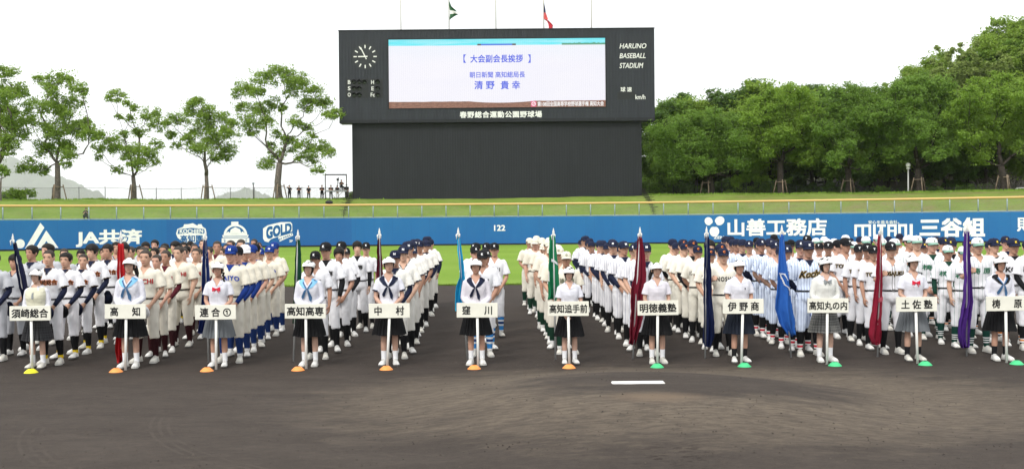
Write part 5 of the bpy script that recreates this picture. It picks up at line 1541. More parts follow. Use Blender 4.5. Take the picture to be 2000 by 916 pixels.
team("yusuhara", jersey=fabric("jersey_green_stripe", WHITE, (.10, .24, .20), .060, .07), trim=None, pants=fabric("pants_green_stripe", (.74, .74, .77), (.10, .24, .20), .060, .07), sleeve=GREENC, sock=sock_mat("sock_green_white", (.010, .045, .035), ((.21, .225, (.75, .75, .75)), (.175, .19, (.75, .75, .75)), (.14, .155, (.75, .75, .75)))), letter=lettering("梼 原", "green", .30, .085, z=1.235, bold=.02), neck=None, cap=(fabric("cap_white", (.75, .75, .76)), fabric("cap_brim_sage", (.20, .36, .28)), "Y", "olive"), bare=.85)
team("kgold", jersey=fabric("jersey_white", WHITE), trim=None, pants=fabric("pants_white", ()), sleeve=BLACKC, sock=sock_mat("sock_black_orange", (.010, .010, .011), ((.155, .17, (.75, .75, .75)), (.13, .155, (.65, .22, .05)), (.11, .13, (.75, .75, .75)))), letter=lettering("KOCHI", "black", .29, .075, z=1.235, bold=.03), neck=None, cap=(NAVYC, NAVYC, "K", "yellow"), bare=.5)
team("badge", jersey=fabric("jersey_ivory", ()), trim=None, pants=fabric("pants_ivory", ()), sleeve=NAVYC, sock=sock_mat("sock_black", ()), letter=None, neck=None, cap=(NAVYC, NAVYC, "O", "gold"), bare=.5)
EMBLEM = {}
for t_, d in TEAM.items():
    d["neck_me"] = neck_trim(d["neck"] or d["jersey"])
    if d.get("cap"): EMBLEM[t_] = cap_letter(d["cap"][2], INK[d["cap"][3]], "emblem")
PRNG = random.Random(77)
CAP_ALT = {}
def player(tk, loc, rz, sc, pk, label, group, i, head=None, skin=None, bare=None, detail=True, name="person"):
    d = TEAM[tk]; P = POSES[pk]
    o = put(name, body(pk), [skin or PRNG.choice(SKINS)], None)
    o.location = loc; o.rotation_euler = (0, 0, rz); wd_ = PRNG.uniform(.90, 1.04); o.scale = (sc * wd_, sc * wd_, sc); o.rotation_euler.x = R(PRNG.uniform(-1.5, 1.5)); o.rotation_euler.y = R(PRNG.uniform(-1, 1))
    tag(o, label, "person", group)
    HM = head_local(P)
    j = put("jersey", garment("jersey", pk), [d["jersey"], d["trim"] or d["jersey"]], o)
    put("trousers", garment("trousers", pk), [d["pants"]], o)
    put("belt", BELT, [BELT_B, BUCKLE], o)
    if detail and d["letter"]:
        for m in d["letter"]: put("lettering", m, [], j)
    if detail and d["neck_me"]: put("neck_trim", d["neck_me"], [], j)
    if not bare: put("undershirt", garment("undershirt", pk), [d["sleeve"]], o)
    for s in (-1, 1):
        put("sock", sock_mesh(pk, s), [d["sock"]], o)
        an = leg_pts(P, s)[2]
        put("shoe", SHOE, [SHOE_W if i % 3 else SHOE_C, SOLE_D if i % 2 else SOLE_W, STRAP], o, Matrix.Translation((an.x, an.y - .012, 0)) @ Matrix.Rotation(s * R(PRNG.uniform(4, 14)), 4, 'Z'))
    head = head or ("cap" if d.get("cap") else d["heads"][i % len(d["heads"])])
    if head == "cap":
        cm_ = (BLACKC, BLACKC) if tk == "union" and i in (1, 4) else (WHITEC, WHITEC) if tk == "union" and i == 2 else d["cap"][:2]
        c = put("cap", CAP, list(cm_), o, HM)
        if detail: put("emblem", EMBLEM[tk], [], c)
        put("hair", HAIR["under_cap"][0], [HAIR_Z if i % 3 == 0 else HAIR_B], o, HM)
    else:
        v = HAIR[head]; put("hair", v[i % len(v)], [HAIR_Z if head == "buzz" else HAIR_B], o, HM)
    return o

# ================================================================== FILES OF PLAYERS
LANDMARK = {"grey": "grey-shirted leftmost file", "suzaki": "file behind the knit-vest girl", "kochi": "shaven-headed cream file", "union": "mostly blue-capped cream file", "kosen": "black-capped 高専 file", "nakamura": "file with navy sleeve bands",
            "kubokawa": "short black-capped middle file", "otemae": "cream-capped file", "meitoku": "long pinstriped file", "ino": "orange-letter cap file", "marunouchi": "blue-striped file", "tosajuku": "piped white jersey file", "yusuhara": "white-capped green-striped file", "kgold": "yellow K cap file", "badge": "rearmost right gold-badge file"}
FILES = [  # team, front px, front Y, count, spacing, sideways drift per metre, front scale
    ("grey", -12, 16.9, 17, .78, -.055, 1.0), ("suzaki", 100, 16.4, 15, .72, -.06, 1.03), ("kochi", 284, 16.55, 18, .68, -.085, 1.02), ("union", 449, 16.5, 9, .66, -.085, 1.045), ("kosen", 619, 16.8, 7, .85, .0, .985),
    ("nakamura", 772, 16.8, 18, .66, -.030, .985), ("kubokawa", 939, 17.0, 6, 1.0, -.01, .975), ("otemae", 1106, 17.2, 16, .70, -.035, .955), ("meitoku", 1263, 16.9, 20, .64, -.020, 1.03), ("ino", 1412, 16.75, 11, .50, .0, .98),
    ("marunouchi", 1578, 16.7, 15, .52, .0, 1.04), ("tosajuku", 1739, 16.85, 17, .58, .0, 1.025), ("yusuhara", 1911, 16.9, 17, .60, .0, 1.055), ("kgold", 2012, 17.2, 16, .60, .0, 1.06), ("badge", 2140, 17.5, 12, .8, .0, 1.03)]
POSE_OF = {"marunouchi": ["behind"], "ino": ["clasp", "clasp_turn", "behind"], "tosajuku": ["clasp", "clasp_left", "hang_turn", "clasp_right"], "yusuhara": ["hang", "clasp_turn", "hang_turn"], "kosen": ["hang", "clasp", "clasp_turn", "hang_turn"], "kgold": ["hang", "clasp", "clasp_right"]}
ORD = ["front", "second", "third", "fourth", "fifth", "sixth", "seventh", "eighth", "ninth", "tenth", "eleventh", "twelfth", "thirteenth", "fourteenth", "fifteenth", "sixteenth", "seventeenth", "eighteenth", "nineteenth", "twentieth"]
BEARER = {"ino", "tosajuku", "yusuhara", "kosen"}
UNSEEN = set()
FEET = {}
capmats = {"navy": NAVYC, "black": BLACKC, "white": fabric("cap_white", ())}
for tk, fpx, fY, n, spc, drift, fsc in FILES:
    x0 = (fpx - 1000) / FPX * fY; y = fY; frng = random.Random(tk)
    for i in range(n):
        sc = fsc if i == 0 else frng.uniform(.965, 1.06); x = x0 + drift * (y - fY) + (0 if i == 0 else frng.uniform(-.08, .08))
        if tk == "kubokawa" and i > 1: x = x0 + [0, .06, -.14, .16, -.22, -.02][i]
        pk = frng.choice(POSE_OF.get(tk, ["clasp", "clasp_turn", "clasp_away", "clasp_left", "clasp_right", "hang_turn"])); bare = frng.random() < TEAM[tk]["bare"]; skin = frng.choice(SKINS); rz = R(frng.uniform(-12, 12)); yj = frng.uniform(-.05, .05)
        head = None
        if i == 0:
            pk = "flag" if tk in BEARER else ("behind" if tk == "marunouchi" else "clasp"); rz = 0; yj = 0
            if tk in ("suzaki", "union"): bare = False
            if tk in ("ino", "tosajuku", "yusuhara", "kubokawa", "otemae"): bare = True
        if tk == "kosen" and i in (2, 5): head = "fringe"
        if tk == "ino" and i in (3,): head = "fringe"
        if (tk, i) not in UNSEEN:
            hd = head or ("cap" if TEAM[tk].get("cap") else TEAM[tk]["heads"][i % len(TEAM[tk]["heads"])])
            wear = {"cap": "capped player", "buzz": "close-cropped player", "short": "short-haired player", "fringe": "long-fringed player"}[hd]
            lab = "%s%s, %s in the %s" % (wear, " with bare arms" if bare else " with dark undersleeves" if tk not in ("kochi", "union", "otemae") else {"kochi": " with maroon undersleeves", "union": " with blue undersleeves", "otemae": " with white undersleeves"}[tk], ORD[i] if i else "standing at the front", LANDMARK[tk])
            if i == 0 and tk in BEARER: lab = "flag-bearer grasping the pole, " + "at the front of the " + LANDMARK[tk]
            p = player(tk, (x, y + yj, .004), rz, sc, pk, lab, "players of the " + LANDMARK[tk], i, head, skin, bare, detail=i < 9)
            FEET[(tk, i)] = p
            if tk in ("grey", "suzaki", "kochi") and i < 6 and (i != 0 or tk != "grey"):
                cm = "white" if tk == "kochi" and i == 0 else "black" if tk == "suzaki" and i % 2 else "navy"
                if tk == "kochi" and i > 0: y += spc * frng.uniform(.92, 1.08); continue
                hc = put("baseball_cap", CAP, [capmats[cm], capmats[cm]], None)
                hc.matrix_world = Matrix.Translation((x + .05, y + yj - .235, .80 * sc)) @ Matrix.Rotation(R(-72 + frng.uniform(-8, 8)), 4, 'X') @ Matrix.Rotation(R(frng.uniform(-20, 20)), 4, 'Z') @ Matrix.Translation((0, 0, -.20))
                tag(hc, "%s cap held low by the %s player in the %s" % (cm, ORD[i], LANDMARK[tk]), "cap", "caps held in the hand")
        y += spc * frng.uniform(.92, 1.08)

# ================================================================== PLACARD GIRLS
def skirt_mesh(kind):
    mb = MB(); n = 96; rs = []
    for j, t in enumerate(np.linspace(0, 1, 9)):
        z = .985 - .50 * t; row = []
        r = np.interp(t, [0, .25, 1], [.138, .182, .265]); ry = np.interp(t, [0, .25, 1], [.104, .142, .225])
        for k_ in range(n):
            a = 2 * math.pi * k_ / n; pl = ((k_ % 4) / 4.0 - .4) * .030 * (.25 + t); pl += .010 * t * math.sin(a * 3 + 1)
            row.append(((r + pl) * math.sin(a), -(ry + pl) * math.cos(a), z + .006 * math.sin(a * 5) * t))
        rs.append(row)
    mb.rings(rs, 0, caps=False); mb.rings([rs[-1], [(x * .97, y * .97, z + .004) for x, y, z in rs[-1]], [(x * .9, y * .9, .7) for x, y, z in rs[4]]], 0, caps=False)
    me = mb.mesh("skirt"); me.polygons.foreach_set("use_smooth", [False] * len(me.polygons)); me.materials.append(None); return me
SKIRT = skirt_mesh("pleat")
def visor_mesh():
    mb = MB(); rs = []
    th = [a for a in np.linspace(-math.pi, math.pi, 44)]
    def lift(a): f = .5 + .5 * math.cos(a); return f * f
    for t, off in ((0, .022), (.5, .025), (1, .023), (1.02, .013), (0, .013)):
        row = []
        for a in th:
            f = lift(a); zz = .146 + t * (.042 + .026 * f) + .022 * f
            p = head_pt(a, min(zz, .218), off); row.append((p.x, p.y, zz))
        rs.append(row)
    mb.rings(rs, 0, caps=False, close=False)
    up, lo = [], []
    for a in np.linspace(-1, 1, 21):
        th_ = a * 1.42; b = head_pt(th_, .150, .021); L = .074 * (1 - abs(a) ** 2.4); zb_ = .146 + .022 * lift(th_)
        for t in (0, .3, .65, 1):
            z = zb_ + .004 - .014 * t * t - .016 * a * a * t - .004 * t
            x = b.x * (1 - .02 * t); up.append((x, b.y - L * t, z)); lo.append((x, b.y - L * t, z - .006))
    N = len(up); fs = []
    for i in range(20):
        for j in range(3): fs.append((i * 4 + j, i * 4 + j + 1, (i + 1) * 4 + j + 1, (i + 1) * 4 + j))
    mb.add(up + lo, fs + [tuple(q + N for q in reversed(f)) for f in fs] + [(i * 4 + 3, i * 4 + 3 + N, i * 4 + 7 + N, i * 4 + 7) for i in range(20)], 0, True)
    me = mb.mesh("visor"); me.materials.append(None); return me
VISOR = visor_mesh()
def plaid(name, a, b, c_):
    k = NT(name); o = k.coord(); X, Y, Z = k.xyz(o)
    an = k.math('MULTIPLY', k.math('ARCTAN2', X, Y), 4.5)
    u = k.math('LESS_THAN', k.math('FRACT', an), .22); v = k.math('LESS_THAN', k.math('FRACT', k.math('MULTIPLY', Z, 11.0)), .25)
    w = k.math('LESS_THAN', k.math('FRACT', k.math('ADD', an, .5)), .05); w2 = k.math('LESS_THAN', k.math('FRACT', k.math('ADD', k.math('MULTIPLY', Z, 11.0), .5)), .07)
    c = k.mix(k.math('MULTIPLY', k.math('ADD', u, v), .5), a, b); c = k.mix(k.math('MULTIPLY', k.math('MAXIMUM', w, w2), .6), c, c_)
    k.base(c); k.rough(.85); return k.m
SK_BLACK = fabric("skirt_black", (.010, .010, .011)); SK_GREY = fabric("skirt_grey", (.13, .14, .15)); SK_NAVY = fabric("skirt_navy", (.014, .018, .028)); SK_PLD = plaid("skirt_plaid_dark", (.012, .012, .014), (.030, .032, .036), (.06, .06, .07)); SK_PLG = plaid("skirt_plaid_grey", (.055, .055, .055), (.13, .13, .12), (.35, .35, .33))
BL_W = fabric("blouse_white", (.63, .63, .69)); BL_P = fabric("blouse_soft", (.62, .595, .645)); KNIT_C = fabric("knit_cream", (.60, .585, .46)); KNIT_W = fabric("knit_white", (.64, .64, .61)); SKYC = fabric("collar_sky", (.22, .48, .72)); SCARF_B = fabric("scarf_blue", (.05, .12, .24)); BOW_R = fabric("bow_red", (.60, .020, .05)); TIE_G = fabric("tie_grey", (.25, .27, .28)); LINEW = mat("collar_line", (.7, .7, .7), .7)
VIS_W = mat("visor_white", (.70, .70, .69), .6)
def collar_art(tree, kind):
    """(mesh, material slot words) of a collar laid on a blouse"""
    out = []
    back = lambda polys, off: None
    if kind in ("sailor", "sailor_lines"):
        f = [[(s * .012, 1.245), (s * .055, 1.33), (s * .066, 1.425), (s * .105, 1.418), (s * .150, 1.385), (s * .148, 1.355), (s * .085, 1.285)] for s in (-1, 1)]
        out.append(("sailor_collar", outline_patch(f, tree, .009), "c"))
        m = poly_mesh([[(-.15, 1.39), (-.06, 1.43), (.06, 1.43), (.15, 1.39), (.15, 1.22), (-.15, 1.22)]], None, .03)
        for v in m.vertices:
            h = tree.ray_cast(Vector((v.co.x, .6, v.co.y)), Vector((0, -1, 0))); v.co = (v.co.x, (h[0].y if h[0] else .08) + .008, v.co.y)
        out.append(("sailor_collar", m, "c"))
        if kind == "sailor_lines":
            f = [[(s * .095, 1.302), (s * .089, 1.296), (s * .138, 1.360), (s * .142, 1.368)] for s in (-1, 1)]
            out.append(("collar_line", outline_patch(f, tree, .012), "l"))
        k_ = [[(-.005, 1.255), (-.045, 1.235), (-.100, 1.13), (-.085, 1.085), (-.055, 1.11), (-.012, 1.225)], [(.005, 1.255), (.030, 1.235), (.075, 1.12), (.065, 1.045), (.030, 1.075), (.004, 1.225)]]
        out.append(("neckerchief", outline_patch(k_, tree, .017), "s"))
        f = [[(s * .004, 1.235), (s * .004, 1.268), (s * .066, 1.375), (s * .085, 1.362)] for s in (-1, 1)]
        out.append(("neckerchief", outline_patch(f, tree, .014), "s"))
    elif kind in ("open", "polo", "shirt"):
        f = [[(s * .006, 1.318), (s * .060, 1.432), (s * .086, 1.422), (s * .090, 1.352), (s * .045, 1.335)] for s in (-1, 1)]
        out.append(("collar", outline_patch(f, tree, .010), "w"))
    return out
def bow_mesh(z, w=.052, h=.030):
    mb = MB()
    for s in (-1, 1):
        mb.rings([[(s * t * w, -.148 - .014 * math.sin(t * 3), z + q * h * (.25 + .75 * t)) for q in (-1, -.4, .4, 1)] for t in (0.05, .4, .75, 1)], 0, caps=False, close=False)
        mb.rings([[(s * (t * w * .6 + .004), -.146, z - t * h * 1.7 + q * .010) for q in (-1, 1)] for t in (0, .5, 1)], 0, caps=False, close=False)
    mb.ball((0, -.154, z), (.011, .010, .011), 8)
    me = mb.mesh("bow"); me.materials.append(None); return me
BOW = bow_mesh(1.275, .066, .038); BTREE = {k_: bvh_of(garment(k_, "girl")) for k_ in ("blouse_short", "blouse_long", "polo")}
GIRLS = [  # girl px, feet y, height, pose, blouse, collar, colours(c,s), skirt, hair, sock, label ; sign centre px,y ; pole base px ; cone px, colour ; words
    (72, 722, 1.50, "girl", "blouse_long", "shirt", None, SK_PLD, "girl", "low", "girl in a cream knit vest and grey tie holding the placard over a yellow cone", (59, 612), 63, (57, 727, "yellow"), "須崎総合"),
    (254, 720, 1.66, "girl_turn", "blouse_long", "sailor", (SKYC, SCARF_B), SK_BLACK, "girl", "white", "girl in a long-sleeved blouse with light blue sailor collar and ponytail, beside the red flag", (245, 608.5), 245, (228, 724, "orange"), "高　知"),
    (427, 721, 1.59, "girl", "blouse_short", "open", "bow", SK_GREY, "girl", "low", "girl with a dark braid, red bow and grey pleated skirt", (421, 610), 422, (405, 722.5, "orange"), "連 合 ①"),
    (604, 718, 1.60, "girl", "blouse_long", "sailor", (SKYC, SCARF_B), SK_BLACK, "bob", "low", "bob-haired girl with light blue sailor collar and navy scarf, beside the dark green flag", (596.5, 608), 598, (582, 721.5, "orange"), "高知高専"),
    (760, 717, 1.64, "girl_turn", "blouse_short", "sailor_lines", (NAVYC, NAVYC), SK_BLACK, "girl", "low", "girl in a short-sleeved sailor blouse with navy cuffs", (760.5, 607), 756, (754, 720.5, "orange"), "中　村"),
    (930, 716.5, 1.60, "girl", "blouse_long", "sailor", (NAVYC, NAVYC), SK_BLACK, "girl", "low", "girl in a lilac-white blouse with navy sailor collar beside the light blue flag", (932, 606), 934, (926, 719, "orange"), "窪　川"),
    (1112, 715, 1.47, "girl_low", "blouse_short", "open", None, SK_BLACK, "bob", "white", "short girl in a plain white blouse with one hand on the pole", (1110, 603), 1112, (1111, 716, "orange"), "高知追手前"),
    (1283, 713, 1.52, "girl", "blouse_short", "open", None, SK_BLACK, "girl", "white", "girl with a side ponytail and pale pink-white blouse beside the wide maroon flag", (1285, 601.5), 1284, (1283, 715, "green"), "明徳義塾"),
    (1444, 711, 1.55, "girl", "polo", "polo", None, SK_NAVY, "girl", "black", "girl in a white polo shirt with a small chest crest", (1451.5, 598.5), 1448, (1453, 713.5, "green"), "伊 野 商"),
    (1611, 710, 1.57, "girl_turn", "blouse_long", "shirt", "greybow", SK_PLG, "bob", "low", "girl in a white knit sweater, grey bow and grey plaid skirt", (1617, 597), 1615, (1626, 710.5, "green"), "高知丸の内"),
    (1783, 707, 1.60, "girl", "blouse_short", "open", "bow", SK_GREY, "girl", "black", "girl with red bow, grey skirt and bare forearms beside the crimson flag", (1790, 594.5), 1792, (1798, 708, "green"), "土 佐 塾"),
    (1953, 704, 1.57, "girl", "blouse_long", "sailor_lines", (BLACKC, SCARF_B), SK_BLACK, "bob", "black", "girl in a long-sleeved blouse with white-lined black sailor collar beside the purple flag", (1966, 593), 1966, (1973, 706, "green"), "梼　原")]
BOARD_W = mat("placard_white", (.72, .71, .62), .6, .06, 5); POLE_W = mat("placard_pole_white", (.74, .74, .70), .5, .05, 5); INKB = mat("brush_ink", (.012, .012, .012), .6)
CONE = {"yellow": mat("cone_yellow", (.72, .66, .02), .45), "orange": mat("cone_orange", (.82, .30, .08), .45), "green": mat("cone_green", (.06, .50, .20), .45)}
def cone_mesh():
    mb = MB(); n = 36
    prof = [(.100, .0), (.098, .004), (.060, .042), (.032, .058), (.028, .058), (.056, .040), (.092, .002)]
    mb.rings([[(r * math.cos(2 * math.pi * k_ / n), r * math.sin(2 * math.pi * k_ / n), z) for k_ in range(n)] for r, z in prof], 0, caps=False)
    me = mb.mesh("cone"); me.materials.append(None); return me
CONE_ME = cone_mesh()
CW = ["under the knit-vest girl's placard", "left of the ponytailed girl's feet beside the red flag", "left of the braided girl's feet", "left of the bob-haired girl beside the dark green flag", "at the placard foot of the girl with navy cuffs", "at the placard foot by the light blue flag", "between the shoes of the short girl",
      "at the shoes of the girl by the wide maroon flag", "before the girl in the polo shirt", "before the girl in the plaid skirt", "before the girl with grey skirt and red bow", "nearest the right edge"]
GRNG = random.Random(4)
for gi, (gpx, gfy, gh, pk, bl, col, cols, skirt, hair, sk, lab, (spx, spy), ppx, (cpx, cpy, cc_), txt) in enumerate(GIRLS):
    g0 = on_ground(gpx, gfy - 1.5); sc = gh / 1.735; P = POSES[pk]; HM = head_local(P)
    Yg = 15.95; g0 = Vector((at(gpx, 600, Yg).x, Yg, .004))
    o = put("person", body(pk), [SKIN_F[gi % 3]], None); o.location = g0; o.scale = (sc, sc, sc); o.rotation_euler = (0, 0, R(GRNG.uniform(-3, 3)))
    tag(o, lab, "person", "placard girls in the front row")
    blm = KNIT_W if gi == 9 else BL_P if gi in (5, 7) else BL_W
    b = put("blouse", garment(bl, pk), [blm, NAVYC if gi == 4 else blm], o)
    if gi == 0: put("knit_vest", garment("vest", pk), [KNIT_C], o)
    if gi in (0,):
        put("tie", outline_patch([[(-.012, 1.335), (.012, 1.335), (.020, 1.22), (0, 1.20), (-.020, 1.22)], [(-.016, 1.36), (.016, 1.36), (.010, 1.332), (-.010, 1.332)]], BTREE[bl], .020), [], o).data.materials.append(TIE_G)
    for nm, m, slot in collar_art(BTREE[bl], col):
        m.materials.append({"c": cols[0] if isinstance(cols, tuple) else None, "s": cols[1] if isinstance(cols, tuple) else None, "l": LINEW, "w": BL_W}[slot]); put(nm, m, [], b)
    if cols == "bow": put("bow", BOW, [BOW_R], o)
    if cols == "greybow": put("bow", BOW, [TIE_G], o, Matrix.Translation((0, 0, .055)))
    if gi == 8: put("crest", outline_patch([[(.055, 1.255), (.075, 1.255), (.075, 1.235), (.065, 1.225), (.055, 1.235)]], BTREE[bl], .006), [], b).data.materials.append(INK["navy"])
    put("skirt", SKIRT, [skirt], o)
    hv = HAIR[hair]; put("hair", hv[gi % len(hv)], [HAIR_B], o, HM)
    if gi in (1, 7): put("ponytail", braid_mesh(.07 if gi == 1 else -.09, "pony"), [HAIR_B], o, HM)
    if gi == 2: put("braid", braid_mesh(1, "braid"), [HAIR_B], o, HM)
    put("visor", VISOR, [VIS_W], o, HM)
    for s in (-1, 1):
        put("sock", sock_mesh(pk, s, False), [BLACKC if sk == "black" else WHITEC], o)
        an = leg_pts(P, s)[2]; put("shoe", SHOE, [SHOE_W if gi not in (7, 0, 10) else SHOE_C, SOLE_W if gi % 2 else SOLE_D, STRAP], o, Matrix.Translation((an.x, an.y - .012, 0)) @ Matrix.Rotation(s * R(GRNG.uniform(3, 12)), 4, 'Z'))
    # placard: board with brushed school name on a white pole
    Ys = 15.62; c = at(spx, spy, Ys); base = at(ppx, 700, Ys - .03)
    t = empty("placard", (base.x, Ys - .03, .003)); tag(t, "white placard lettered %s on a white pole" % txt.replace("　", " "), "placard", "school placards")
    mb = MB(); W2, H2 = .302, .108
    bm = bmesh.new(); bmesh.ops.create_cube(bm, size=1); bmesh.ops.scale(bm, vec=(W2 * 2, .024, H2 * 2), verts=bm.verts); bmesh.ops.bevel(bm, geom=bm.edges[:], offset=.004, segments=2, affect='EDGES')
    me = bpy.data.meshes.new("board"); bm.to_mesh(me); bm.free()
    bd = link("board", me, BOARD_W, t); bd.location = (c.x - t.location.x, c.y - t.location.y, c.z); bd.rotation_euler = (0, R(GRNG.uniform(-.6, .6)), 0)
    nchar = len(txt.replace("　", "").replace(" ", ""))
    wd = {2: .44, 3: .46, 4: .54, 5: .56}[nchar]; hh = .135 if nchar < 5 else .128
    if "　" in txt: txt = txt.replace("　", "　　")[:1] + "　　" + txt.replace("　", "")[1:] if False else txt.replace("　", " 　 ")
    me = fit_text(txt, lambda u, v: ((u - .5) * wd, -.0135, (v - .5) * hh), bold=.024, lift=.0004)
    link("lettering", me, INKB, bd)
    mb = MB(); top = Vector((c.x - t.location.x, c.y - t.location.y + .028, c.z - H2 * .4)); mb.tube([(0, 0, 0), top], .0195, 12)
    mb.build("pole", POLE_W, t)
    p = on_ground(cpx, cpy + 1.5, 0.0)
    k_ = put("marker_cone", CONE_ME, [CONE[cc_]], None); k_.location = (p.x, 15.45 if abs(p.x) < 9 else p.y, max(dirt_z(p.x, 15.45) - .002, 0))
    tag(k_, "%s disc cone %s" % (cc_, CW[gi]), "cone", "marker cones along the front row")

# ================================================================== SCHOOL FLAGS
SILVER = mat("flag_pole_silver", (.42, .43, .43), .35, metal=.1)
def cloth(name, col, mark=None):
    k = NT(name); o = k.coord(); 
    k.base(k.mix(k.noise(o, 3.0, 4), tuple(x * .85 for x in col), tuple(x * 1.15 for x in col))); k.rough(.8); k.spec(.1); k.bump(k.noise(k.scaled(o, (10, 10, 3)), 1.6, 4, .6, .8), .7, .03)
    return k.m
FLAGS = [  # colour name, rgb, top px, base px, rows (py, xl, xr), label
    ("navy", (.010, .013, .040), (25, 463), (70, 705), [(474, 26, 31), (500, 30, 38), (530, 34, 47), (560, 40, 54), (590, 46, 60), (620, 52, 62)], "navy flag leaning at the left edge with a white-tasselled tip"),
    ("red", (.42, .018, .022), (236, 457), (234, 712), [(476, 231, 241), (510, 230, 244), (560, 232, 246), (610, 230, 245), (650, 228, 243), (690, 226, 240), (707, 232, 236)], "bright red flag beside the girl with the light blue collar and ponytail"),
    ("royal navy", (.020, .040, .170), (401, 456), (407, 712), [(470, 398, 403), (520, 397, 407), (580, 396, 410), (620, 393, 409), (650, 389, 405)], "dark blue flag rolled close to its pole beside the braided girl"),
    ("dark green", (.010, .060, .030), (582, 455), (573, 708), [(468, 579, 585), (500, 578, 587), (540, 577, 588), (590, 575, 586), (632, 573, 582)], "dark green flag rolled tight beside the bob-haired girl"),
    ("dark red", (.090, .010, .022), (741, 452), (746, 705), [(466, 738, 743), (500, 737, 746), (540, 736, 749), (580, 734, 749), (610, 732, 747), (640, 731, 744)], "dark maroon flag beside the girl with navy cuffs"),
    ("cyan", (.030, .430, .680), (895, 451), (913, 702), [(463, 892, 898), (500, 895, 904), (540, 897, 909), (560, 889, 910), (590, 888, 906), (606, 890, 898)], "light blue flag beside the girl with the navy sailor collar"),
    ("green", (.012, .165, .070), (1081, 452), (1085, 702), [(461, 1073, 1084), (490, 1072, 1088), (530, 1070, 1092), (565, 1069, 1096), (586, 1069, 1086)], "green flag with a white bar spread beside the short girl"),
    ("maroon", (.150, .012, .026), (1250, 450), (1236, 700), [(462, 1245, 1253), (500, 1243, 1260), (540, 1238, 1262), (570, 1231, 1258), (610, 1230, 1256), (650, 1228, 1246), (672, 1227, 1238)], "wide maroon flag hanging in heavy folds before the pinstriped file"),
    ("deep navy", (.012, .020, .075), (1380, 449), (1377, 700), [(462, 1377, 1384), (520, 1375, 1387), (580, 1373, 1390), (630, 1372, 1395), (660, 1372, 1395), (676, 1376, 1388)], "navy flag gripped by the captain with the orange cap letter"),
    ("blue", (.025, .110, .400), (1527, 446), (1545, 701), [(458, 1524, 1530), (500, 1521, 1534), (550, 1517, 1542), (600, 1513, 1548), (630, 1522, 1552), (656, 1540, 1553)], "royal blue flag with a white ring mark spread before the blue-striped file"),
    ("crimson", (.240, .016, .036), (1720, 445), (1714, 697), [(458, 1716, 1721), (520, 1713, 1722), (560, 1710, 1723), (610, 1704, 1723), (650, 1698, 1722), (672, 1704, 1719)], "crimson flag gripped by the captain in the piped jersey"),
    ("purple", (.065, .022, .180), (1888, 440), (1888, 696), [(452, 1885, 1892), (500, 1883, 1893), (550, 1884, 1897), (590, 1880, 1900), (630, 1871, 1896), (660, 1870, 1892), (678, 1878, 1890)], "purple flag gripped by the captain in the green-striped jersey")]
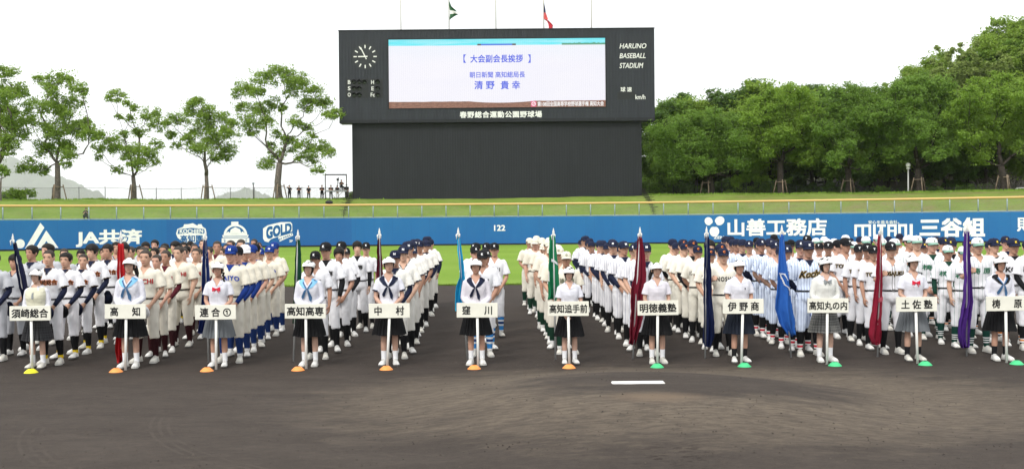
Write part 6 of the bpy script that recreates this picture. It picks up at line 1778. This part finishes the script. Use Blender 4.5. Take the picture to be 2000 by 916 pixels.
for fi, (cn, col, top, base, rows, lab) in enumerate(FLAGS):
    Yf = 16.42; b = at(base[0], 690, Yf); t_ = at(top[0], top[1], Yf)
    f = empty("school_flag", (b.x, Yf, .003)); tag(f, lab, "flag", "school flags carried before the files")
    off = Vector(f.location)
    mb = MB(); mb.tube([Vector((0, 0, 0)), t_ - off - Vector((0, 0, .03))], .014, 8); mb.build("pole", SILVER, f)
    tp = t_ - off
    mb = MB(); mb.tube([tp - Vector((0, 0, .06)), tp - Vector((0, 0, .01)), tp + Vector((0, 0, .05))], [.015, .018, .004], 8, round_caps=True)
    mb.tube([tp - Vector((0, 0, .03)), tp + Vector((-.03, -.01, -.06)), tp + Vector((-.025, -.015, -.13))], [.005, .012, .007], 6)
    mb.tube([tp - Vector((0, 0, .03)), tp + Vector((.022, -.01, -.05)), tp + Vector((.02, -.015, -.11))], [.005, .011, .006], 6)
    mb.build("finial", mat("finial_white", (.7, .7, .66), .4), f)
    pys = np.array([r[0] for r in rows], float); rs = []
    nr = 34; nf = 22
    for j, py in enumerate(np.linspace(pys[0], pys[-1], nr)):
        xl = np.interp(py, pys, [r[1] for r in rows]); xr = np.interp(py, pys, [r[2] for r in rows]); row = []
        t01 = j / (nr - 1); xl += 1.6 * noise.noise(Vector((py * .06, fi * 7.3, 0))) + .7 * noise.noise(Vector((py * .2, fi, 2))); xr += 2.4 * t01 * noise.noise(Vector((py * .055, fi * 3.1, 5))) + .9 * noise.noise(Vector((py * .17, fi, 9)))
        for i in range(nf):
            u = i / (nf - 1); ph = u * (9 + 4 * (fi % 3)) + 1.1 * math.sin(t01 * 4 + fi) + fi
            q = at(xl + (xr - xl) * u, py, Yf)
            amp = (.012 + .042 * t01) * (1 + .6 * noise.noise(Vector((u * 3, t01 * 4, fi))))
            row.append((q.x - off.x + .25 * amp * math.cos(ph), -.018 - amp * math.sin(ph) - .015 * t01, q.z + .012 * math.sin(u * 5 + fi) * t01))
        rs.append(row)
    back = [[(x, y + .03 + .02 * math.sin(q), z) for q, (x, y, z) in enumerate(r)] for r in rs]
    mb = MB(); mb.rings([a + list(reversed(bk)) for a, bk in zip(rs, back)], 0, caps=True)
    cl = mb.build("cloth", cloth("flag_cloth_" + cn.replace(" ", "_"), col), f)
    def on_cloth(px, py, lift=.022):
        j = (py - pys[0]) / (pys[-1] - pys[0]) * (nr - 1); j0 = int(max(0, min(nr - 2, j))); fj = j - j0
        xl = np.interp(py, pys, [r[1] for r in rows]); xr = np.interp(py, pys, [r[2] for r in rows]); i = max(0, min(nf - 1.01, (px - xl) / max(xr - xl, 1e-3) * (nf - 1))); i0 = int(i)
        p = Vector(rs[j0][i0]).lerp(Vector(rs[j0 + 1][i0]), fj); return (p.x, p.y - lift, p.z)
    def cloth_mark(polys, m):
        me = poly_mesh(polys, None, 2.0)
        for v in me.vertices: v.co = on_cloth(v.co.x, v.co.y)
        link("mark", me, m, cl)
    WM = mat("flag_mark_white", (.62, .64, .66), .7)
    if cn == "green": cloth_mark([[(1078, 506), (1090, 513), (1091, 518), (1078, 512)], [(1069.5, 528), (1073, 531), (1073, 550), (1069.5, 548)]], WM)
    if cn == "blue":
        for (x0, y0, x1, y1) in ((1521, 534, 1532, 535), (1524, 536, 1531, 556), (1531, 556, 1541, 562), (1541, 562, 1546, 582), (1530, 535, 1539, 548)):
            dx, dy = x1 - x0, y1 - y0; L = math.hypot(dx, dy); nx, ny = -dy / L * 1.0, dx / L * 1.0
            cloth_mark([[(x0 + nx, y0 + ny), (x1 + nx, y1 + ny), (x1 - nx, y1 - ny), (x0 - nx, y0 - ny)]], WM)
    if cn == "crimson": cloth_mark([[(1712, 585), (1720, 580), (1721, 588), (1713, 594)]], mat("flag_mark_pink", (.45, .10, .14), .7))
    if cn == "dark red": cloth_mark([[(735, 572), (741, 568), (742, 574), (736, 580)], [(734, 584), (740, 580), (741, 586), (735, 590)]], WM)

# pitcher's plate
mb = MB(); bm = bmesh.new(); bmesh.ops.create_cube(bm, size=1); bmesh.ops.scale(bm, vec=(.61, .15, .03), verts=bm.verts); bmesh.ops.bevel(bm, geom=bm.edges[:], offset=.008, segments=2, affect='EDGES')
me = bpy.data.meshes.new("pitchers_plate"); bm.to_mesh(me); bm.free()
o = link("pitchers_plate", me, mat("plate_rubber", (.74, .73, .70), .5, .08, 6)); pp = on_ground(1246, 745.5, .262); o.location = (pp.x, pp.y, dirt_z(pp.x, pp.y) - .006); o.rotation_euler = (0, 0, R(.6))
tag(o, "white rubber pitcher's plate set in the top of the mound", "pitcher's plate")

# ================================================================== PEOPLE AND THINGS ON THE BANK
POLO_B = fabric("polo_black", (.012, .012, .014)); TR_B = fabric("trousers_black", (.014, .014, .016)); TR_G = fabric("trousers_charcoal", (.05, .052, .055))
def standing(px, rad, pk, top_m, bot_m, label, head="short", sc=1.0, cap=None, rz=0.0, zoff=0.0, group="staff in black on the bank"):
    b = at_r(px, 385, rad); a = math.atan2(b.x, b.y); P = POSES[pk]
    o = put("person", body(pk), [PRNG.choice(SKINS)], None); o.location = (b.x, b.y, bank_z(a, rad) + zoff); o.scale = (sc,) * 3; o.rotation_euler = (0, 0, rz - a)
    tag(o, label, "person", group); HM = head_local(P)
    put("shirt", garment("polo" if pk not in ("sit", "crouch") else "jersey", pk), [top_m, top_m], o); put("trousers", garment("long_trousers", pk), [bot_m], o)
    for s in (-1, 1):
        an = leg_pts(P, s)[2]; put("shoe", SHOE, [BELT_B] * 3, o, Matrix.Translation((an.x, an.y - .012, an.z - .085)))
    if cap: put("cap", CAP, [cap, cap], o, HM)
    put("hair", HAIR["under_cap" if cap else "short"][0], [HAIR_B], o, HM)
    return o
rb = 134.2
standing(543, rb + 3.6, "hang", POLO_B, TR_B, "man in black half hidden behind the stout tree trunk")
standing(565.5, rb, "shade_eyes", POLO_B, TR_B, "man in black shading his eyes with one raised arm", rz=R(20))
standing(584, rb, "arms_folded", POLO_B, TR_G, "man in black with pale cap, third from the tree trunk", cap=fabric("cap_pale", (.5, .5, .5)))
standing(603, rb, "clasp", POLO_B, TR_B, "man in black with hands clasped, fourth from the tree trunk", cap=BLACKC, sc=.98)
standing(629, rb, "arms_folded", POLO_B, TR_B, "man in black with folded arms just left of the platform", sc=1.04)
standing(646.5, rb, "arms_folded", POLO_B, TR_G, "man in black with folded arms seen through the platform frame", sc=1.03, cap=BLACKC)
standing(659, rb, "clasp", POLO_B, fabric("pants_white", ()), "player in white trousers standing behind the platform", sc=1.0)
standing(677, rb, "clasp_turn", POLO_B, TR_B, "dark figure beside the platform's right upright", sc=1.05)
# camera platform
pr = 131.2; pa = math.atan2(at_r(656.5, 390, pr).x, at_r(656.5, 390, pr).y); pb = Vector(arc(pa, pr, 0))
zt_ = at_r(656, 341, pr).z; zd = at_r(656, 373, pr).z; zg = bank_z(pa, pr); hw = (677 - 636) / 2 * pb.y / FPX
pl = empty("camera_platform", (pb.x, pb.y, zg), -pa); tag(pl, "tubular steel camera platform standing on the bank beside the scoreboard", "platform")
STEEL = mat("scaffold_steel", (.055, .050, .048), .5, .2, 5, metal=.3)
for sx in (-1, 1):
    for sy in (0, 1):
        y = -.05 if sy == 0 else 1.3; gz = bank_z(pa, pr + y) - zg - .05
        mb = MB(); mb.tube([(sx * hw, y, gz - (.5 if sy == 0 and sx < 0 else 0)), (sx * hw, y, zt_ - zg)], .055, 8); mb.build("upright", STEEL, pl)
mb = MB()
for p, q in (((-hw, -.05), (hw, -.05)), ((-hw, 1.3), (hw, 1.3)), ((-hw, -.05), (-hw, 1.3)), ((hw, -.05), (hw, 1.3))):
    mb.tube([(*p, zt_ - zg), (*q, zt_ - zg)], .05, 6)
mb.build("top_frame", STEEL, pl)
mb = MB(); mb.box((0, .62, zd - zg), (hw * 2 + .1, 1.45, .14)); mb.build("deck", mat("deck_grey", (.25, .26, .27), .7, .15, 3), pl)
mb = MB(); mb.tube([(-hw * .6, -.05, zd - zg - .1), (hw * .35, -.05, zd - zg - 1.5)], .02, 5); mb.tube([(hw * .6, -.05, zd - zg - .1), (-hw * .35, -.05, zd - zg - 1.5)], .02, 5)
mb.tube([(-hw, -.05, zd - zg), (-hw * 1.35, -.9, bank_z(pa, pr - .9) - zg)], .03, 5); mb.tube([(hw, -.05, zd - zg), (hw * 1.25, -.9, bank_z(pa, pr - .9) - zg)], .03, 5)
mb.build("brace", STEEL, pl)
op = standing(667, pr + .55, "sit", POLO_B, TR_B, "camera operator in black sitting on the platform deck", rz=R(25), group=None); op.location.z = zd + .07 - .40
ch = empty("stool", (op.location.x, op.location.y, zd + .07)); tag(ch, "dark folding stool under the camera operator on the platform", "stool")
mb = MB(); mb.box((0, .05, .40), (.40, .36, .04)); mb.build("seat", BLACK, ch)
for sx in (-1, 1):
    for sy in (-1, 1):
        mb = MB(); mb.tube([(sx * .17, .05 + sy * .15, 0), (sx * .15, .05 + sy * .13, .39)], .015, 6); mb.build("leg", STEEL, ch)
tcx = at_r(660, 370, pr + .3); tc = empty("video_camera", (tcx.x, tcx.y, zd + .07)); tag(tc, "black video camera on its tripod on the platform deck", "camera")
mb = MB(); mb.box((0, 0, 1.32), (.22, .45, .28)); mb.tube([(0, -.22, 1.32), (0, -.42, 1.32)], [.08, .10], 10); mb.box((.05, .1, 1.52), (.06, .25, .1)); mb.build("camera_body", BLACK, tc)
for q in range(3):
    mb = MB(); mb.tube([(0, 0, 1.2), (.35 * math.cos(q * 2.09), .35 * math.sin(q * 2.09), 0)], .022, 6); mb.build("leg", BLACK, tc)
eb = at_r(643, 410, 126); ea = math.atan2(eb.x, eb.y); bg = empty("equipment_bag", (eb.x, eb.y, bank_z(ea, 126))); tag(bg, "dark equipment bag lying on the bank below the platform", "bag")
mb = MB(); mb.tube([(-.32, 0, .2), (-.2, 0, .22), (.2, 0, .22), (.32, 0, .2)], [.14, .2, .2, .14], 12, round_caps=True); mb.build("bag_body", mat("bag_dark", (.03, .03, .034), .8, .3, 5), bg)
mb = MB(); mb.tube([(-.15, -.1, .38), (-.1, -.12, .5), (.1, -.12, .5), (.15, -.1, .38)], .02, 6); mb.build("handle", BLACK, bg)
# photographer crouching behind the wall fence
ph = standing(167.5, WR + 1.7, "crouch", fabric("jacket_dark", (.02, .02, .022)), TR_B, "photographer in dark clothes crouching with a camera behind the yellow rail", group=None); ph.location.z += -.50; ph.scale = (1.02,) * 3
pc = empty("photo_camera", ph.matrix_basis @ Vector((0, -.36, 1.40)), 0); tag(pc, "camera with a long lens raised by the crouching photographer", "camera")
mb = MB(); mb.box((0, 0, 0), (.15, .07, .11)); mb.build("camera_body", BLACK, pc); mb = MB(); mb.tube([(0, -.03, 0), (0, -.14, 0), (0, -.34, 0)], [.035, .042, .052], 12); mb.build("lens", BLACK, pc)
# man beyond the brow, lamp post, van, fences
standing(1714.5, CR + 5.0, "hang", fabric("shirt_pale", (.62, .64, .66)), TR_G, "man in a white shirt beyond the brow of the bank under the trees", group=None, sc=1.02)
lp = at_r(1774, 377, CR + .2); la = math.atan2(lp.x, lp.y); lt = empty("lamp_post", (lp.x, lp.y, bank_z(la, CR + .2))); tag(lt, "white lamp post with a round head in front of the dark wood", "lamp post")
lh = at_r(1774, 330, CR + .2).z - lt.location.z
mb = MB(); mb.tube([(0, 0, -.2), (0, 0, .6), (0, 0, lh)], [.11, .09, .08], 12); mb.build("post", mat("lamp_white", (.5, .5, .49), .5), lt)
mb = MB(); mb.tube([(0, 0, lh - .05), (0, 0, lh + .12)], [.2, .26], 12); mb.ball((-.05, -.1, lh + .42), (.28, .28, .30), 14); mb.build("lamp_head", mat("lamp_globe", (.72, .72, .70), .3), lt)
vb = at_r(2004, 372, 141.5); va = math.atan2(vb.x, vb.y); vn = empty("parked_van", (vb.x, vb.y, bank_z(va, 141.5)), -va); tag(vn, "white van parked beyond the bank at the right edge", "van")
mb = MB(); prf = [(-2.2, .35), (-2.2, .95), (-1.5, 1.15), (-1.0, 1.78), (2.0, 1.82), (2.2, 1.4), (2.2, .35)]
mb.rings([[(x, y, z) for x, z in prf] for y in (-.85, .85)], 0, smooth=False); mb.build("body", mat("van_white", (.75, .75, .75), .3), vn)
mb = MB(); mb.add([(-1.1, -.856, 1.2), (1.9, -.856, 1.2), (1.85, -.856, 1.65), (-.85, -.856, 1.65)], [(0, 1, 2, 3)]); mb.build("window", mat("van_glass", (.02, .025, .03), .1), vn)
for wx in (-1.4, 1.4):
    mb = MB(); mb.tube([(wx, -.88, .33), (wx, -.62, .33)], .33, 18); mb.build("wheel", BLACK, vn)
def chain_fence(a_px, step, rad, hpost, lab, col, n, net_col):
    b0 = at_r(a_px, 385, rad); a0 = math.atan2(b0.x, b0.y); da = step / rad
    f = empty("chain_link_fence", arc(a0, rad, bank_z(a0, rad))); tag(f, lab, "fence")
    mb = MB(); mb.tube([(0, 0, -.2), (0, 0, hpost)], .045, 6); mb.ball((0, 0, hpost), .06, 6); pm = mb.mesh("post"); pm.materials.append(mat("fence_post_" + col, (.05, .05, .05) if col == "dark" else (.22, .22, .22), .6))
    for i in range(n):
        a = a0 + da * i; o = link("post", pm, None); o.location = arc(a, rad, bank_z(a, rad)); fit_parent(o, f)
    av = [a0 + da * (n - 1) * q / (n * 3) for q in range(n * 3 + 1)]
    mb = MB(); mb.rings([[arc(a, rad + .05, bank_z(a, rad) + .03), arc(a, rad + .05, bank_z(a, rad) + hpost - .08)] for a in av], 0, caps=False, close=False)
    fit_parent(mb.build("wire_net", net_material("chain_net_" + col, net_col, 7.0, 7.0, .07)), f)
    mb = MB(); mb.tube([arc(a, rad, bank_z(a, rad) + hpost - .06) for a in av], .022, 5); fit_parent(mb.build("top_wire", pm.materials[0]), f)
chain_fence(-60, 2.93, CR + 2.2, 1.72, "chain-link fence with grey posts along the brow left of the scoreboard", "grey", 16, (.20, .21, .20))
chain_fence(1268, 3.1, CR + 4.6, 2.0, "dark chain-link fence under the trees right of the scoreboard", "dark", 20, (.03, .03, .03))
tp = at_r(495, 388, CR + 3); ta = math.atan2(tp.x, tp.y)
t = empty("slim_post", (tp.x, tp.y, bank_z(ta, CR + 3))); tag(t, "slim dark post with a small fixture rising above the chain-link fence", "post")
mb = MB(); mb.tube([(0, 0, -.2), (0, 0, 2.2)], .06, 8); mb.build("shaft", STEEL, t); mb = MB(); mb.ball((0, 0, 2.3), (.16, .16, .12), 10); mb.build("fixture", GALV, t)
